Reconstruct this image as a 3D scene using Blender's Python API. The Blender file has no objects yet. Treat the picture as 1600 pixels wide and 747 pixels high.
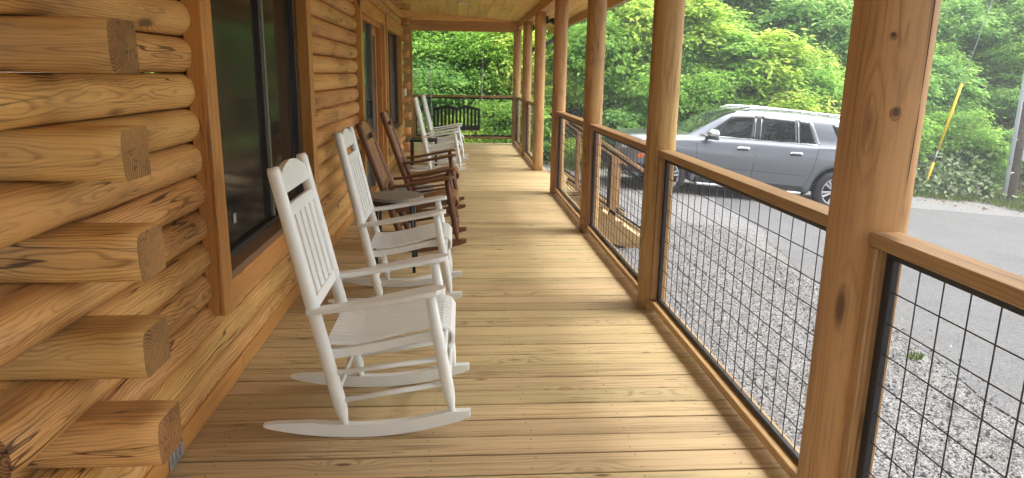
import bpy, bmesh, math, random
import numpy as np
from mathutils import Vector, Matrix, noise as mnoise
random.seed(7)
rng = np.random.default_rng(7)
S = bpy.context.scene
COL = S.collection
PI = math.pi

# ------------------------------------------------------------------ camera
cam_d = bpy.data.cameras.new("camera")
cam = bpy.data.objects.new("camera", cam_d)
COL.objects.link(cam)
cr, cu, cf = (0.99744, -0.070044, 0.0144), (0.002042, 0.229193, 0.973379), (0.07148, 0.970858, -0.22875)
cam.matrix_world = Matrix(((cr[0], cu[0], -cf[0], 0), (cr[1], cu[1], -cf[1], 0), (cr[2], cu[2], -cf[2], 1.47), (0, 0, 0, 1)))
cam_d.sensor_width = 36
cam_d.lens = 24.64
cam_d.clip_end = 500
cam_d.clip_start = 0.05
S.camera = cam

# ------------------------------------------------------------------ sky, sun, exposure
SUN_EL, SUN_AZ = math.radians(60), math.radians(92)      # azimuth from +Y towards +X
W = bpy.data.worlds.new("World")
S.world = W
W.use_nodes = True
wn, wl = W.node_tree.nodes, W.node_tree.links
bg = wn["Background"]
sky = wn.new("ShaderNodeTexSky")
sky.sky_type = 'NISHITA'
sky.sun_disc = False
sky.sun_elevation = SUN_EL
sky.sun_rotation = SUN_AZ
sky.air_density = 1.0
sky.dust_density = 3.0
hs = wn.new("ShaderNodeHueSaturation")
hs.inputs["Saturation"].default_value = 0.22
wl.new(sky.outputs[0], hs.inputs["Color"])
wl.new(hs.outputs[0], bg.inputs["Color"])
bg.inputs["Strength"].default_value = 0.15
sun_d = bpy.data.lights.new("sun", 'SUN')
sun_d.energy = 0.6
sun_d.angle = math.radians(55)
sun_d.color = (1.0, 0.95, 0.86)
sun = bpy.data.objects.new("sun", sun_d)
COL.objects.link(sun)
sd = Vector((math.sin(SUN_AZ) * math.cos(SUN_EL), math.cos(SUN_AZ) * math.cos(SUN_EL), math.sin(SUN_EL)))
sun.rotation_euler = sd.to_track_quat('Z', 'Y').to_euler()
S.view_settings.view_transform = 'Standard'
S.view_settings.look = 'None'
S.view_settings.gamma = 1
S.view_settings.exposure = 2.42
S.cycles.diffuse_bounces = 6
S.cycles.max_bounces = 12
S.cycles.transparent_max_bounces = 8
S.cycles.use_denoising = True

# ------------------------------------------------------------------ materials
def new_mat(name):
    m = bpy.data.materials.new(name)
    m.use_nodes = True
    nt = m.node_tree
    return m, nt.nodes, nt.links, nt.nodes["Principled BSDF"]

def plain(name, col, rough=0.5, metal=0.0, var=0.06, bump=0.0, scale=30, coat=0.0, spec=0.5):
    m, n, l, p = new_mat(name)
    tc = n.new("ShaderNodeTexCoord")
    nz = n.new("ShaderNodeTexNoise")
    nz.inputs["Scale"].default_value = scale
    nz.inputs["Detail"].default_value = 5
    l.new(tc.outputs["Object"], nz.inputs["Vector"])
    mx = n.new("ShaderNodeMix"); mx.data_type = 'RGBA'
    mx.inputs["A"].default_value = tuple(c * (1 - var * 2) for c in col) + (1,)
    mx.inputs["B"].default_value = tuple(min(1, c * (1 + var * 2)) for c in col) + (1,)
    l.new(nz.outputs["Fac"], mx.inputs["Factor"])
    l.new(mx.outputs["Result"], p.inputs["Base Color"])
    p.inputs["Roughness"].default_value = rough
    p.inputs["Metallic"].default_value = metal
    p.inputs["Coat Weight"].default_value = coat
    p.inputs["Specular IOR Level"].default_value = spec
    if bump:
        b = n.new("ShaderNodeBump")
        b.inputs["Strength"].default_value = bump
        b.inputs["Distance"].default_value = 0.004
        l.new(nz.outputs["Fac"], b.inputs["Height"])
        l.new(b.outputs["Normal"], p.inputs["Normal"])
    return m

def wood(name, light, dark, ring=0.012, pith=0.0, ringamt=0.5, knot=1.0, warp=0.05, rough=0.55, vary=0.16, knotcol=(0.10, 0.045, 0.02), wander=(0.9, 5, 5), blotch=0.25, knotscale=(1.5, 6, 6), bump=0.25, knotsize=0.13, checks=0.5, sharp=3.2):
    """grain runs along the object's own X axis; growth rings round a wandering pith, knots bend them"""
    m, n, l, p = new_mat(name)
    def N(t, **kw):
        nd = n.new(t)
        for k, v in kw.items():
            setattr(nd, k, v)
        return nd
    def M(op, a, b=None, c=None):
        nd = N("ShaderNodeMath", operation=op)
        for i, v in enumerate((a, b, c)):
            if v is None: continue
            if isinstance(v, (int, float)): nd.inputs[i].default_value = v
            else: l.new(v, nd.inputs[i])
        return nd.outputs[0]
    def VM(op, a, b):
        nd = N("ShaderNodeVectorMath", operation=op)
        for i, v in enumerate((a, b)):
            if isinstance(v, tuple): nd.inputs[i].default_value = v
            else: l.new(v, nd.inputs[i])
        return nd.outputs[0]
    tc = N("ShaderNodeTexCoord"); oi = N("ShaderNodeObjectInfo")
    P, R = tc.outputs["Object"], oi.outputs["Random"]
    cx = N("ShaderNodeCombineXYZ")
    l.new(M('MULTIPLY', R, 91.7), cx.inputs[0]); l.new(M('MULTIPLY', R, 53.1), cx.inputs[1]); l.new(M('MULTIPLY', R, 17.3), cx.inputs[2])
    off = cx.outputs[0]
    def noise(scalev, sc=1.0, det=3, rgh=0.5):
        t = N("ShaderNodeTexNoise")
        t.inputs["Scale"].default_value = sc; t.inputs["Detail"].default_value = det; t.inputs["Roughness"].default_value = rgh
        l.new(VM('ADD', VM('MULTIPLY', P, scalev), off), t.inputs["Vector"])
        return t
    nw = noise(wander)
    sp = N("ShaderNodeSeparateXYZ"); l.new(P, sp.inputs[0])
    sn = N("ShaderNodeSeparateColor"); l.new(nw.outputs["Color"], sn.inputs[0])
    py = M('ADD', sp.outputs[1], M('MULTIPLY', M('SUBTRACT', sn.outputs[0], 0.5), warp * 2))
    nm = noise((9, 30, 30), 1.0, 2)
    sm = N("ShaderNodeSeparateColor"); l.new(nm.outputs["Color"], sm.inputs[0])
    py = M('ADD', py, M('MULTIPLY', M('SUBTRACT', sm.outputs[0], 0.5), 0.007))
    py = M('ADD', py, M('MULTIPLY', M('SUBTRACT', M('FRACT', M('MULTIPLY', R, 7.31)), 0.5), 0.07))
    pz = M('ADD', sp.outputs[2], M('MULTIPLY', M('SUBTRACT', sn.outputs[1], 0.5), warp * 2))
    pz = M('SUBTRACT', pz, M('MULTIPLY', M('ADD', M('FRACT', M('MULTIPLY', R, 13.7)), 0.3), pith))
    r = M('SQRT', M('ADD', M('MULTIPLY', py, py), M('MULTIPLY', pz, pz)))
    vo = N("ShaderNodeTexVoronoi"); vo.inputs["Scale"].default_value = 1.0
    l.new(VM('ADD', VM('MULTIPLY', P, knotscale), off), vo.inputs["Vector"])
    kd = vo.outputs["Distance"]
    mr = N("ShaderNodeMapRange"); mr.inputs["From Min"].default_value = 0.42; mr.inputs["From Max"].default_value = 0.05
    l.new(kd, mr.inputs["Value"])
    r = M('ADD', r, M('MULTIPLY', M('POWER', mr.outputs[0], 2.0), 0.035 * knot))
    w = M('ADD', M('MULTIPLY', M('SINE', M('MULTIPLY', r, 2 * PI / ring)), 0.5), 0.5)
    w = M('POWER', w, sharp)
    patch = N("ShaderNodeMapRange"); patch.inputs["From Min"].default_value = 0.36; patch.inputs["From Max"].default_value = 0.60
    patch.inputs["To Min"].default_value = 0.25
    l.new(noise((1.1, 6, 6), 1.0, 2).outputs["Fac"], patch.inputs["Value"])
    w = M('MULTIPLY', w, patch.outputs[0])
    fine = noise((4, 130, 130), 1.0, 3).outputs["Fac"]
    bl = noise((1.3, 5, 5), 1.0, 4, 0.6).outputs["Fac"]
    streak = noise((1.6, 42, 42), 1.0, 3, 0.6).outputs["Fac"]
    dirt = noise((2.2, 9, 9), 1.0, 6, 0.7).outputs["Fac"]
    dm_ = N("ShaderNodeMapRange"); dm_.inputs["From Min"].default_value = 0.56; dm_.inputs["From Max"].default_value = 0.78
    l.new(dirt, dm_.inputs["Value"])
    f = N("ShaderNodeClamp")
    f1 = M('ADD', M('MULTIPLY', w, ringamt), M('MULTIPLY', M('SUBTRACT', fine, 0.5), 0.7))
    f1 = M('ADD', f1, M('MULTIPLY', M('SUBTRACT', streak, 0.48), 0.9))
    f1 = M('ADD', f1, M('ADD', M('MULTIPLY', M('SUBTRACT', bl, 0.42), blotch * 2.2), M('MULTIPLY', dm_.outputs[0], blotch * 1.3)))
    l.new(f1, f.inputs[0])
    mix = N("ShaderNodeMix", data_type='RGBA')
    mix.inputs["A"].default_value = light + (1,); mix.inputs["B"].default_value = dark + (1,)
    l.new(f.outputs[0], mix.inputs["Factor"])
    kr = N("ShaderNodeMapRange"); kr.inputs["From Min"].default_value = knotsize; kr.inputs["From Max"].default_value = knotsize * .45
    l.new(kd, kr.inputs["Value"])
    mk = N("ShaderNodeMix", data_type='RGBA'); mk.inputs["B"].default_value = knotcol + (1,)
    l.new(M('MULTIPLY', kr.outputs[0], 0.85 if knot else 0.0), mk.inputs["Factor"]); l.new(mix.outputs["Result"], mk.inputs["A"])
    cn = noise((0.55, 13, 13), 1.0, 2).outputs["Fac"]
    cm = noise((0.9, 3, 3), 1.0, 1).outputs["Fac"]
    ck = N("ShaderNodeMapRange"); ck.inputs["From Min"].default_value = 0.010; ck.inputs["From Max"].default_value = 0.004
    l.new(M('ABSOLUTE', M('SUBTRACT', cn, 0.5)), ck.inputs["Value"])
    cmk = N("ShaderNodeMapRange"); cmk.inputs["From Min"].default_value = 0.50; cmk.inputs["From Max"].default_value = 0.56
    l.new(cm, cmk.inputs["Value"])
    mc = N("ShaderNodeMix", data_type='RGBA'); mc.inputs["B"].default_value = (dark[0] * .28, dark[1] * .25, dark[2] * .25, 1)
    l.new(M('MULTIPLY', M('MULTIPLY', ck.outputs[0], cmk.outputs[0]), checks), mc.inputs["Factor"])
    l.new(mk.outputs["Result"], mc.inputs["A"])
    hv = N("ShaderNodeHueSaturation")
    l.new(mc.outputs["Result"], hv.inputs["Color"])
    l.new(M('ADD', M('MULTIPLY', M('FRACT', M('MULTIPLY', R, 29.3)), vary * 2), 1 - vary), hv.inputs["Value"])
    l.new(M('ADD', M('MULTIPLY', M('FRACT', M('MULTIPLY', R, 41.9)), 0.016), 0.492), hv.inputs["Hue"])
    l.new(hv.outputs[0], p.inputs["Base Color"])
    p.inputs["Roughness"].default_value = rough
    p.inputs["Specular IOR Level"].default_value = 0.35
    b = N("ShaderNodeBump"); b.inputs["Strength"].default_value = bump; b.inputs["Distance"].default_value = 0.002
    b.invert = True
    l.new(f.outputs[0], b.inputs["Height"]); l.new(b.outputs["Normal"], p.inputs["Normal"])
    return m

M_LOG = wood("log_wood", (0.64, 0.36, 0.125), (0.16, 0.064, 0.017), ring=0.0095, ringamt=0.48, warp=0.055, wander=(1.5, 4, 4), blotch=0.42, vary=0.12, bump=0.5, checks=0.85, knotscale=(1.6, 6, 6), knotsize=0.14)
M_LOGEND = wood("log_end_grain", (0.33, 0.165, 0.055), (0.085, 0.034, 0.010), ring=0.011, ringamt=0.8, warp=0.02, wander=(0.9, 9, 9), knot=0.0, blotch=0.3, vary=0.12, bump=0.8, checks=0.9, sharp=1.5)
M_TRIM = wood("trim_wood", (0.52, 0.265, 0.070), (0.24, 0.10, 0.022), ring=0.010, pith=0.12, ringamt=0.4, warp=0.03, vary=0.07, blotch=0.22)
M_DECK = wood("deck_wood", (0.56, 0.425, 0.228), (0.22, 0.155, 0.065), ring=0.011, pith=-0.07, ringamt=0.55, warp=0.028, wander=(0.7, 3, 3), vary=0.13, blotch=0.26, knotscale=(2.0, 7, 4), knotsize=0.085)
M_CEIL = wood("ceiling_pine", (0.88, 0.60, 0.21), (0.46, 0.25, 0.062), ring=0.012, pith=0.1, ringamt=0.35, warp=0.03, vary=0.12, blotch=0.2)
M_POST = wood("post_wood", (0.52, 0.315, 0.125), (0.20, 0.10, 0.038), ring=0.012, ringamt=0.4, warp=0.03, wander=(0.8, 5, 5), vary=0.06, blotch=0.30, knotscale=(1.6, 6, 6), knotsize=0.14, checks=0.45)
M_BEAM = wood("beam_wood", (0.56, 0.33, 0.13), (0.34, 0.16, 0.05), ring=0.012, pith=0.08, ringamt=0.4, warp=0.03, vary=0.06)
M_RAIL = wood("rail_wood", (0.42, 0.255, 0.11), (0.17, 0.08, 0.03), ring=0.010, pith=0.07, ringamt=0.45, warp=0.025, vary=0.08)
M_BROWN = wood("brown_chair_wood", (0.16, 0.068, 0.028), (0.08, 0.032, 0.013), ring=0.01, ringamt=0.3, knot=0.0, vary=0.08, rough=0.4)
M_TAN = wood("brown_chair_slats", (0.34, 0.17, 0.07), (0.18, 0.08, 0.033), ring=0.01, ringamt=0.3, knot=0.0, vary=0.10, rough=0.45)
M_WHITE = plain("white_chair_paint", (0.80, 0.84, 0.825), 0.32, var=0.02, bump=0.05, scale=14)
M_BLACK = plain("black_metal", (0.018, 0.018, 0.020), 0.45, var=0.1)
M_BLACKW = plain("black_swing_paint", (0.012, 0.013, 0.012), 0.55, var=0.1)
M_WIRE = plain("black_wire", (0.02, 0.02, 0.022), 0.5, var=0.1)
M_STONE = plain("table_stone", (0.24, 0.225, 0.20), 0.5, var=0.25, scale=60, bump=0.1)
M_STEEL = plain("galvanised_steel", (0.42, 0.43, 0.44), 0.45, metal=0.7, var=0.12, scale=40)
M_DARK = plain("dark_gap", (0.012, 0.010, 0.008), 0.9)
M_FRAME = plain("bronze_sash", (0.035, 0.03, 0.026), 0.45, var=0.1)
M_SILL = plain("brown_sill", (0.20, 0.11, 0.05), 0.55, var=0.15)
M_SASH = plain("olive_sash", (0.16, 0.17, 0.13), 0.45, var=0.08)
M_GLASSDK = plain("screened_glass", (0.022, 0.022, 0.020), 0.11, var=0.3, scale=5, spec=0.14)
M_DOORGL = plain("door_glass", (0.05, 0.075, 0.085), 0.12, var=0.2, scale=4, spec=0.5)
M_WHITEP = plain("white_plastic", (0.75, 0.75, 0.74), 0.4, var=0.02)
M_MAT = plain("door_mat_fibre", (0.17, 0.18, 0.19), 0.95, var=0.35, scale=80, bump=0.4)
M_GUTTER = plain("gutter_metal", (0.25, 0.27, 0.23), 0.4, var=0.05)
M_SPOUT = plain("downspout_metal", (0.03, 0.034, 0.032), 0.45, var=0.1)

# ------------------------------------------------------------------ helpers
def tag(o, label=None, cat=None, group=None, kind=None):
    if label: o['label'] = label
    if cat: o['category'] = cat
    if group: o['group'] = group
    if kind: o['kind'] = kind
    return o

def empty(name, loc=(0, 0, 0), rz=0.0, parent=None):
    o = bpy.data.objects.new(name, None)
    COL.objects.link(o)
    o.location = loc
    o.rotation_euler = (0, 0, rz)
    o.empty_display_size = 0.1
    if parent: o.parent = parent
    return o

def link(name, me, mat=None, parent=None, loc=(0, 0, 0), rot=(0, 0, 0)):
    o = bpy.data.objects.new(name, me)
    if mat and not me.materials: me.materials.append(mat)
    COL.objects.link(o)
    o.location = loc
    o.rotation_euler = rot
    if parent: o.parent = parent
    return o

def mesh_np(name, V, F, smooth=False):
    V = np.asarray(V, dtype=np.float32); F = np.asarray(F, dtype=np.int32)
    me = bpy.data.meshes.new(name)
    k = F.shape[1]
    me.vertices.add(len(V)); me.vertices.foreach_set("co", V.ravel())
    me.loops.add(F.size); me.loops.foreach_set("vertex_index", F.ravel())
    me.polygons.add(len(F))
    me.polygons.foreach_set("loop_start", np.arange(0, F.size, k, dtype=np.int32))
    try: me.polygons.foreach_set("loop_total", np.full(len(F), k, dtype=np.int32))
    except Exception: pass
    me.polygons.foreach_set("use_smooth", np.full(len(F), smooth, dtype=bool))
    me.update(calc_edges=True); me.validate()
    return me

def bm_mesh(name, bm, smooth=False):
    bmesh.ops.recalc_face_normals(bm, faces=bm.faces)
    me = bpy.data.meshes.new(name)
    bm.to_mesh(me); bm.free()
    if smooth:
        for p in me.polygons: p.use_smooth = True
    return me

def bm_box(bm, c, s, bev=0.0):
    g = bmesh.ops.create_cube(bm, size=1.0)
    vs = g['verts']
    for v in vs: v.co = Vector((c[0] + v.co.x * s[0], c[1] + v.co.y * s[1], c[2] + v.co.z * s[2]))
    if bev:
        es = list({e for v in vs for e in v.link_edges})
        bmesh.ops.bevel(bm, geom=es, offset=bev, segments=1, affect='EDGES', profile=0.5)
    return vs

def box_mesh(name, s, bev=0.003):
    bm = bmesh.new()
    bm_box(bm, (0, 0, 0), s, min(bev, min(s) * 0.3))
    return bm_mesh(name, bm)

AX = {'x': (0, 0, 0), 'y': (0, 0, PI / 2), 'z': (0, -PI / 2, 0)}
def beam(name, a, b, axis, mat, parent=None, bev=0.004):
    """box from corner a to corner b whose grain (local X) runs along the given world axis"""
    a, b = Vector(a), Vector(b)
    c = (a + b) / 2; d = Vector((abs(b.x - a.x), abs(b.y - a.y), abs(b.z - a.z)))
    s = {'x': (d.x, d.y, d.z), 'y': (d.y, d.x, d.z), 'z': (d.z, d.y, d.x)}[axis]
    return link(name, box_mesh(name, s, bev), mat, parent, c, AX[axis])

def bm_tube(bm, pts, radii, seg=8, cap=True, flat=1.0):
    pts = [Vector(p) for p in pts]
    if isinstance(radii, (int, float)): radii = [radii] * len(pts)
    rings = []
    up = None
    for i, p in enumerate(pts):
        t = (pts[min(i + 1, len(pts) - 1)] - pts[max(i - 1, 0)]).normalized()
        if up is None:
            up = Vector((0, 0, 1)) if abs(t.z) < 0.9 else Vector((0, 1, 0))
        u = (up - t * up.dot(t)).normalized(); v = t.cross(u); up = u
        rings.append([bm.verts.new(p + (u * math.cos(a) + v * math.sin(a) * flat) * radii[i]) for a in [2 * PI * k / seg for k in range(seg)]])
    for A, B in zip(rings, rings[1:]):
        for k in range(seg):
            bm.faces.new((A[k], A[(k + 1) % seg], B[(k + 1) % seg], B[k]))
    if cap:
        bm.faces.new(list(reversed(rings[0]))); bm.faces.new(rings[-1])
    return rings

def tube(name, pts, radii, mat, parent=None, seg=8, flat=1.0, loc=(0, 0, 0), smooth=True):
    bm = bmesh.new(); bm_tube(bm, pts, radii, seg, True, flat)
    return link(name, bm_mesh(name, bm, smooth), mat, parent, loc)

def rod(name, a, b, r, mat, parent=None, seg=8, r2=None):
    """straight rod with local X along it, so the grain follows"""
    a, b = Vector(a), Vector(b); L = (b - a).length
    bm = bmesh.new(); bm_tube(bm, [(-L / 2, 0, 0), (L / 2, 0, 0)], [r, r if r2 is None else r2], seg)
    me = bm_mesh(name, bm)
    for p in me.polygons: p.use_smooth = len(p.vertices) == 4
    q = (b - a).to_track_quat('X', 'Z')
    return link(name, me, mat, parent, (a + b) / 2, q.to_euler())

def prism(bm, poly, y0, y1):
    """extrude an (x, z) outline from y0 to y1"""
    A = [bm.verts.new((x, y0, z)) for x, z in poly]; B = [bm.verts.new((x, y1, z)) for x, z in poly]
    n = len(poly)
    bm.faces.new(A); bm.faces.new(list(reversed(B)))
    for i in range(n): bm.faces.new((A[i], B[i], B[(i + 1) % n], A[(i + 1) % n]))

def kids(o): return list(o.children)
def copy_tree(o, parent=None):
    c = o.copy(); COL.objects.link(c)
    if parent is not None: c.parent = parent
    for ch in kids(o): copy_tree(ch, c)
    return c

def gz(x):
    t = max(0.0, x - 3.4)
    return -0.74 - 0.086 * min(t, 13.0)

# ================================================================== LARGE STRUCTURE
# ------------------------------------------------------------------ ground, road, hill
def gravel_mat():
    m, n, l, p = new_mat("gravel")
    tc = n.new("ShaderNodeTexCoord")
    v = n.new("ShaderNodeTexVoronoi"); v.inputs["Scale"].default_value = 66
    l.new(tc.outputs["Object"], v.inputs["Vector"])
    v2 = n.new("ShaderNodeTexVoronoi"); v2.inputs["Scale"].default_value = 95
    l.new(tc.outputs["Object"], v2.inputs["Vector"])
    nz = n.new("ShaderNodeTexNoise"); nz.inputs["Scale"].default_value = 0.9; nz.inputs["Detail"].default_value = 6
    l.new(tc.outputs["Object"], nz.inputs["Vector"])
    s = n.new("ShaderNodeSeparateColor"); l.new(v.outputs["Color"], s.inputs[0])
    r = n.new("ShaderNodeValToRGB")
    e = r.color_ramp.elements
    e[0].position = 0.0; e[0].color = (0.085, 0.085, 0.09, 1); e[1].position = 1.0; e[1].color = (0.32, 0.32, 0.31, 1)
    k = e.new(0.35); k.color = (0.19, 0.19, 0.194, 1)
    k = e.new(0.75); k.color = (0.28, 0.275, 0.265, 1)
    l.new(s.outputs[0], r.inputs[0])
    gap = n.new("ShaderNodeMapRange"); gap.inputs["From Min"].default_value = 0.75; gap.inputs["From Max"].default_value = 0.35
    gap.inputs["To Min"].default_value = 0.55; gap.inputs["To Max"].default_value = 1.0
    l.new(v.outputs["Distance"], gap.inputs["Value"])
    mm = n.new("ShaderNodeMix"); mm.data_type = 'RGBA'; mm.blend_type = 'MULTIPLY'; mm.inputs["Factor"].default_value = 1
    l.new(r.outputs[0], mm.inputs["A"]); l.new(gap.outputs[0], mm.inputs["B"])
    dirt = n.new("ShaderNodeMix"); dirt.data_type = 'RGBA'; dirt.inputs["B"].default_value = (0.19, 0.165, 0.13, 1)
    dr = n.new("ShaderNodeMapRange"); dr.inputs["From Min"].default_value = 0.52; dr.inputs["From Max"].default_value = 0.75; dr.inputs["To Max"].default_value = 0.6
    l.new(nz.outputs["Fac"], dr.inputs["Value"]); l.new(dr.outputs[0], dirt.inputs["Factor"])
    l.new(mm.outputs["Result"], dirt.inputs["A"]); l.new(dirt.outputs["Result"], p.inputs["Base Color"])
    p.inputs["Roughness"].default_value = 0.9
    b = n.new("ShaderNodeBump"); b.inputs["Strength"].default_value = 0.7; b.inputs["Distance"].default_value = 0.012; b.invert = True
    ad = n.new("ShaderNodeMath"); ad.operation = 'ADD'
    l.new(v.outputs["Distance"], ad.inputs[0]); l.new(v2.outputs["Distance"], ad.inputs[1])
    l.new(ad.outputs[0], b.inputs["Height"]); l.new(b.outputs["Normal"], p.inputs["Normal"])
    return m
M_GRAVEL = gravel_mat()

def asphalt_mat():
    m, n, l, p = new_mat("asphalt")
    tc = n.new("ShaderNodeTexCoord")
    a = n.new("ShaderNodeTexNoise"); a.inputs["Scale"].default_value = 90; a.inputs["Detail"].default_value = 2
    b = n.new("ShaderNodeTexNoise"); b.inputs["Scale"].default_value = 0.8; b.inputs["Detail"].default_value = 7; b.inputs["Roughness"].default_value = 0.65
    v = n.new("ShaderNodeTexVoronoi"); v.inputs["Scale"].default_value = 70
    for t in (a, b, v): l.new(tc.outputs["Object"], t.inputs["Vector"])
    s = n.new("ShaderNodeSeparateColor"); l.new(v.outputs["Color"], s.inputs[0])
    r = n.new("ShaderNodeValToRGB"); e = r.color_ramp.elements
    e[0].color = (0.018, 0.018, 0.019, 1); e[1].color = (0.135, 0.134, 0.133, 1)
    mx = n.new("ShaderNodeMath"); mx.operation = 'MULTIPLY_ADD'; mx.inputs[1].default_value = 0.55
    l.new(s.outputs[0], mx.inputs[0]); 
    sc = n.new("ShaderNodeMath"); sc.operation = 'MULTIPLY'; sc.inputs[1].default_value = 0.75
    l.new(b.outputs["Fac"], sc.inputs[0]); l.new(sc.outputs[0], mx.inputs[2])
    l.new(mx.outputs[0], r.inputs[0]); l.new(r.outputs[0], p.inputs["Base Color"])
    p.inputs["Roughness"].default_value = 0.85
    bp = n.new("ShaderNodeBump"); bp.inputs["Strength"].default_value = 0.5; bp.inputs["Distance"].default_value = 0.006
    l.new(a.outputs["Fac"], bp.inputs["Height"]); l.new(bp.outputs["Normal"], p.inputs["Normal"])
    return m
M_ASPHALT = asphalt_mat()

def soil_mat():
    m, n, l, p = new_mat("hill_soil")
    tc = n.new("ShaderNodeTexCoord")
    a = n.new("ShaderNodeTexNoise"); a.inputs["Scale"].default_value = 1.1; a.inputs["Detail"].default_value = 8; a.inputs["Roughness"].default_value = 0.65
    v = n.new("ShaderNodeTexVoronoi"); v.inputs["Scale"].default_value = 14
    for t in (a, v): l.new(tc.outputs["Object"], t.inputs["Vector"])
    s = n.new("ShaderNodeSeparateColor"); l.new(v.outputs["Color"], s.inputs[0])
    r = n.new("ShaderNodeValToRGB"); e = r.color_ramp.elements
    e[0].color = (0.07, 0.043, 0.026, 1); e[1].color = (0.30, 0.21, 0.135, 1)
    k = e.new(0.5); k.color = (0.16, 0.10, 0.06, 1)
    ad = n.new("ShaderNodeMath"); ad.operation = 'MULTIPLY_ADD'; ad.inputs[1].default_value = 0.5
    l.new(s.outputs[0], ad.inputs[0])
    sc = n.new("ShaderNodeMath"); sc.operation = 'MULTIPLY'; sc.inputs[1].default_value = 0.5
    l.new(a.outputs["Fac"], sc.inputs[0]); l.new(sc.outputs[0], ad.inputs[2])
    l.new(ad.outputs[0], r.inputs[0]); l.new(r.outputs[0], p.inputs["Base Color"])
    p.inputs["Roughness"].default_value = 0.95
    bp = n.new("ShaderNodeBump"); bp.inputs["Strength"].default_value = 0.8; bp.inputs["Distance"].default_value = 0.05
    l.new(v.outputs["Distance"], bp.inputs["Height"]); l.new(bp.outputs["Normal"], p.inputs["Normal"])
    return m
M_SOIL = soil_mat()

def grid_sheet(name, xs, ys, zf, mat):
    V = [(x, y, zf(x, y)) for y in ys for x in xs]
    nx = len(xs)
    F = [(j * nx + i, j * nx + i + 1, (j + 1) * nx + i + 1, (j + 1) * nx + i) for j in range(len(ys) - 1) for i in range(nx - 1)]
    return link(name, mesh_np(name, V, F, True), mat)

def hill_base(x): return 17.6 + 0.35 * math.sin(x * 0.9) + (0.45 if x > 11 else 0.0)
def hill_z(x, y):
    t = y - hill_base(x)
    if t <= 0: return gz(x) - 0.06 + 0.02 * t
    s = min(t, 24.0)
    z = 0.92 * s - 0.25 * (1 - math.exp(-s / 1.2))
    z += 0.55 * mnoise.noise((x * 0.35, y * 0.35, 3.1)) * min(1, t) + 0.22 * mnoise.noise((x * 1.1, y * 1.1, 8.0)) * min(1, t)
    return gz(x) - 0.06 + z
g_xs = sorted(set([-120, -60, -30, -15] + [i * 0.85 - 8 for i in range(34)] + [26, 40, 70, 130]))
g_ys = [-120, -60, -30, -12, -4] + [i * 1.0 for i in range(0, 20)] + [20, 30, 60, 130]
tag(grid_sheet("ground", g_xs, g_ys, lambda x, y: gz(x), M_GRAVEL), "pale grey gravel yard between the porch and the hillside", kind='structure')
tag(grid_sheet("hillside", [-60, -40, -25] + [i * 0.5 - 16 for i in range(90)] + [35, 50, 80], [16.4, 17.0] + [17.2 + i * 0.45 for i in range(60)] + [46, 60, 90], hill_z, M_SOIL), "steep brown earth hillside behind the car", kind='structure')
def road_edge(y): return 3.86 + 0.10 * math.sin(y * 1.3) + 0.05 * math.sin(y * 3.7 + 1) + max(0, y - 6.0) * 0.17
def far_edge(x): return 14.75 + 0.10 * math.sin(x * 1.7) + max(0, 6 - x) * 0.05
bm = bmesh.new()
ys = [-40, -20, -8] + [i * 0.4 for i in range(-8, 37)]
rows = []
for y in ys:
    e = road_edge(y)
    row = []
    for t in [0, .02, .06, .12, .2, .35, .55, .8, 1.0]:
        x = e + (26 - e) * t
        yy = min(y, far_edge(x))
        row.append(bm.verts.new((x, yy, gz(x) + 0.006)))
    rows.append(row)
rows.append([bm.verts.new((v.co.x, far_edge(v.co.x), v.co.z)) for v in rows[-1]])
for A, B in zip(rows, rows[1:]):
    for k in range(len(A) - 1): bm.faces.new((A[k], A[k + 1], B[k + 1], B[k]))
tag(link("road", bm_mesh("road", bm, True), M_ASPHALT), "grey asphalt drive beyond the gravel", kind='structure')

# ------------------------------------------------------------------ porch deck
DECK_P = 0.1450
deck = empty("porch_deck")
tag(deck, "porch deck of pale yellow pine boards laid crosswise", kind='structure')
y = -3.0
k = 0
while y < 15.3:
    x0 = -1.13 if y > 2.3 else -3.4
    x1 = 1.345
    me = box_mesh("deck_board", (x1 - x0, DECK_P - 0.0095, 0.035), 0.0025)
    link("deck_board", me, M_DECK, deck, ((x0 + x1) / 2 + random.uniform(-.003, .003), y + DECK_P / 2, -0.0175 + random.uniform(-.0012, .0012)), (0, 0, random.uniform(-.0006, .0006) + (PI if random.random() < .5 else 0)))
    y += DECK_P; k += 1
bm = bmesh.new()
yb_ = -3.0
while yb_ < 9.0:
    if yb_ > 1.6:
        for xj in (-.95, -.54, -.13, .28, .69, 1.08):
            for dy_ in (.034, .110):
                cx_, cy_ = xj + random.uniform(-.012, .012), yb_ + dy_ + random.uniform(-.006, .006)
                v_ = [bm.verts.new((cx_ + .0036 * math.cos(t_), cy_ + .0036 * math.sin(t_), .0021)) for t_ in [k_ * PI / 3 for k_ in range(6)]]
                bm.faces.new(v_)
    yb_ += DECK_P
tag(link("screw_heads", bm_mesh("screw_heads", bm), M_DARK, deck), kind='stuff')
beam("gap_shade_sheet", (-3.4, -3, -0.06), (1.33, 15.3, -0.042), 'x', M_DARK, deck)  # near-black sheet standing in for the shade between the boards
beam("rim_joist", (1.30, -3, -0.26), (1.34, 15.3, -0.065), 'y', M_RAIL, deck)
for yy in (-2.5, 0.0, 2.05, 4.3, 6.55, 8.8, 11.0, 12.9, 15.1):
    beam("deck_pier", (1.12, yy - .07, -0.9), (1.26, yy + .07, -0.07), 'z', M_RAIL, deck)

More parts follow.
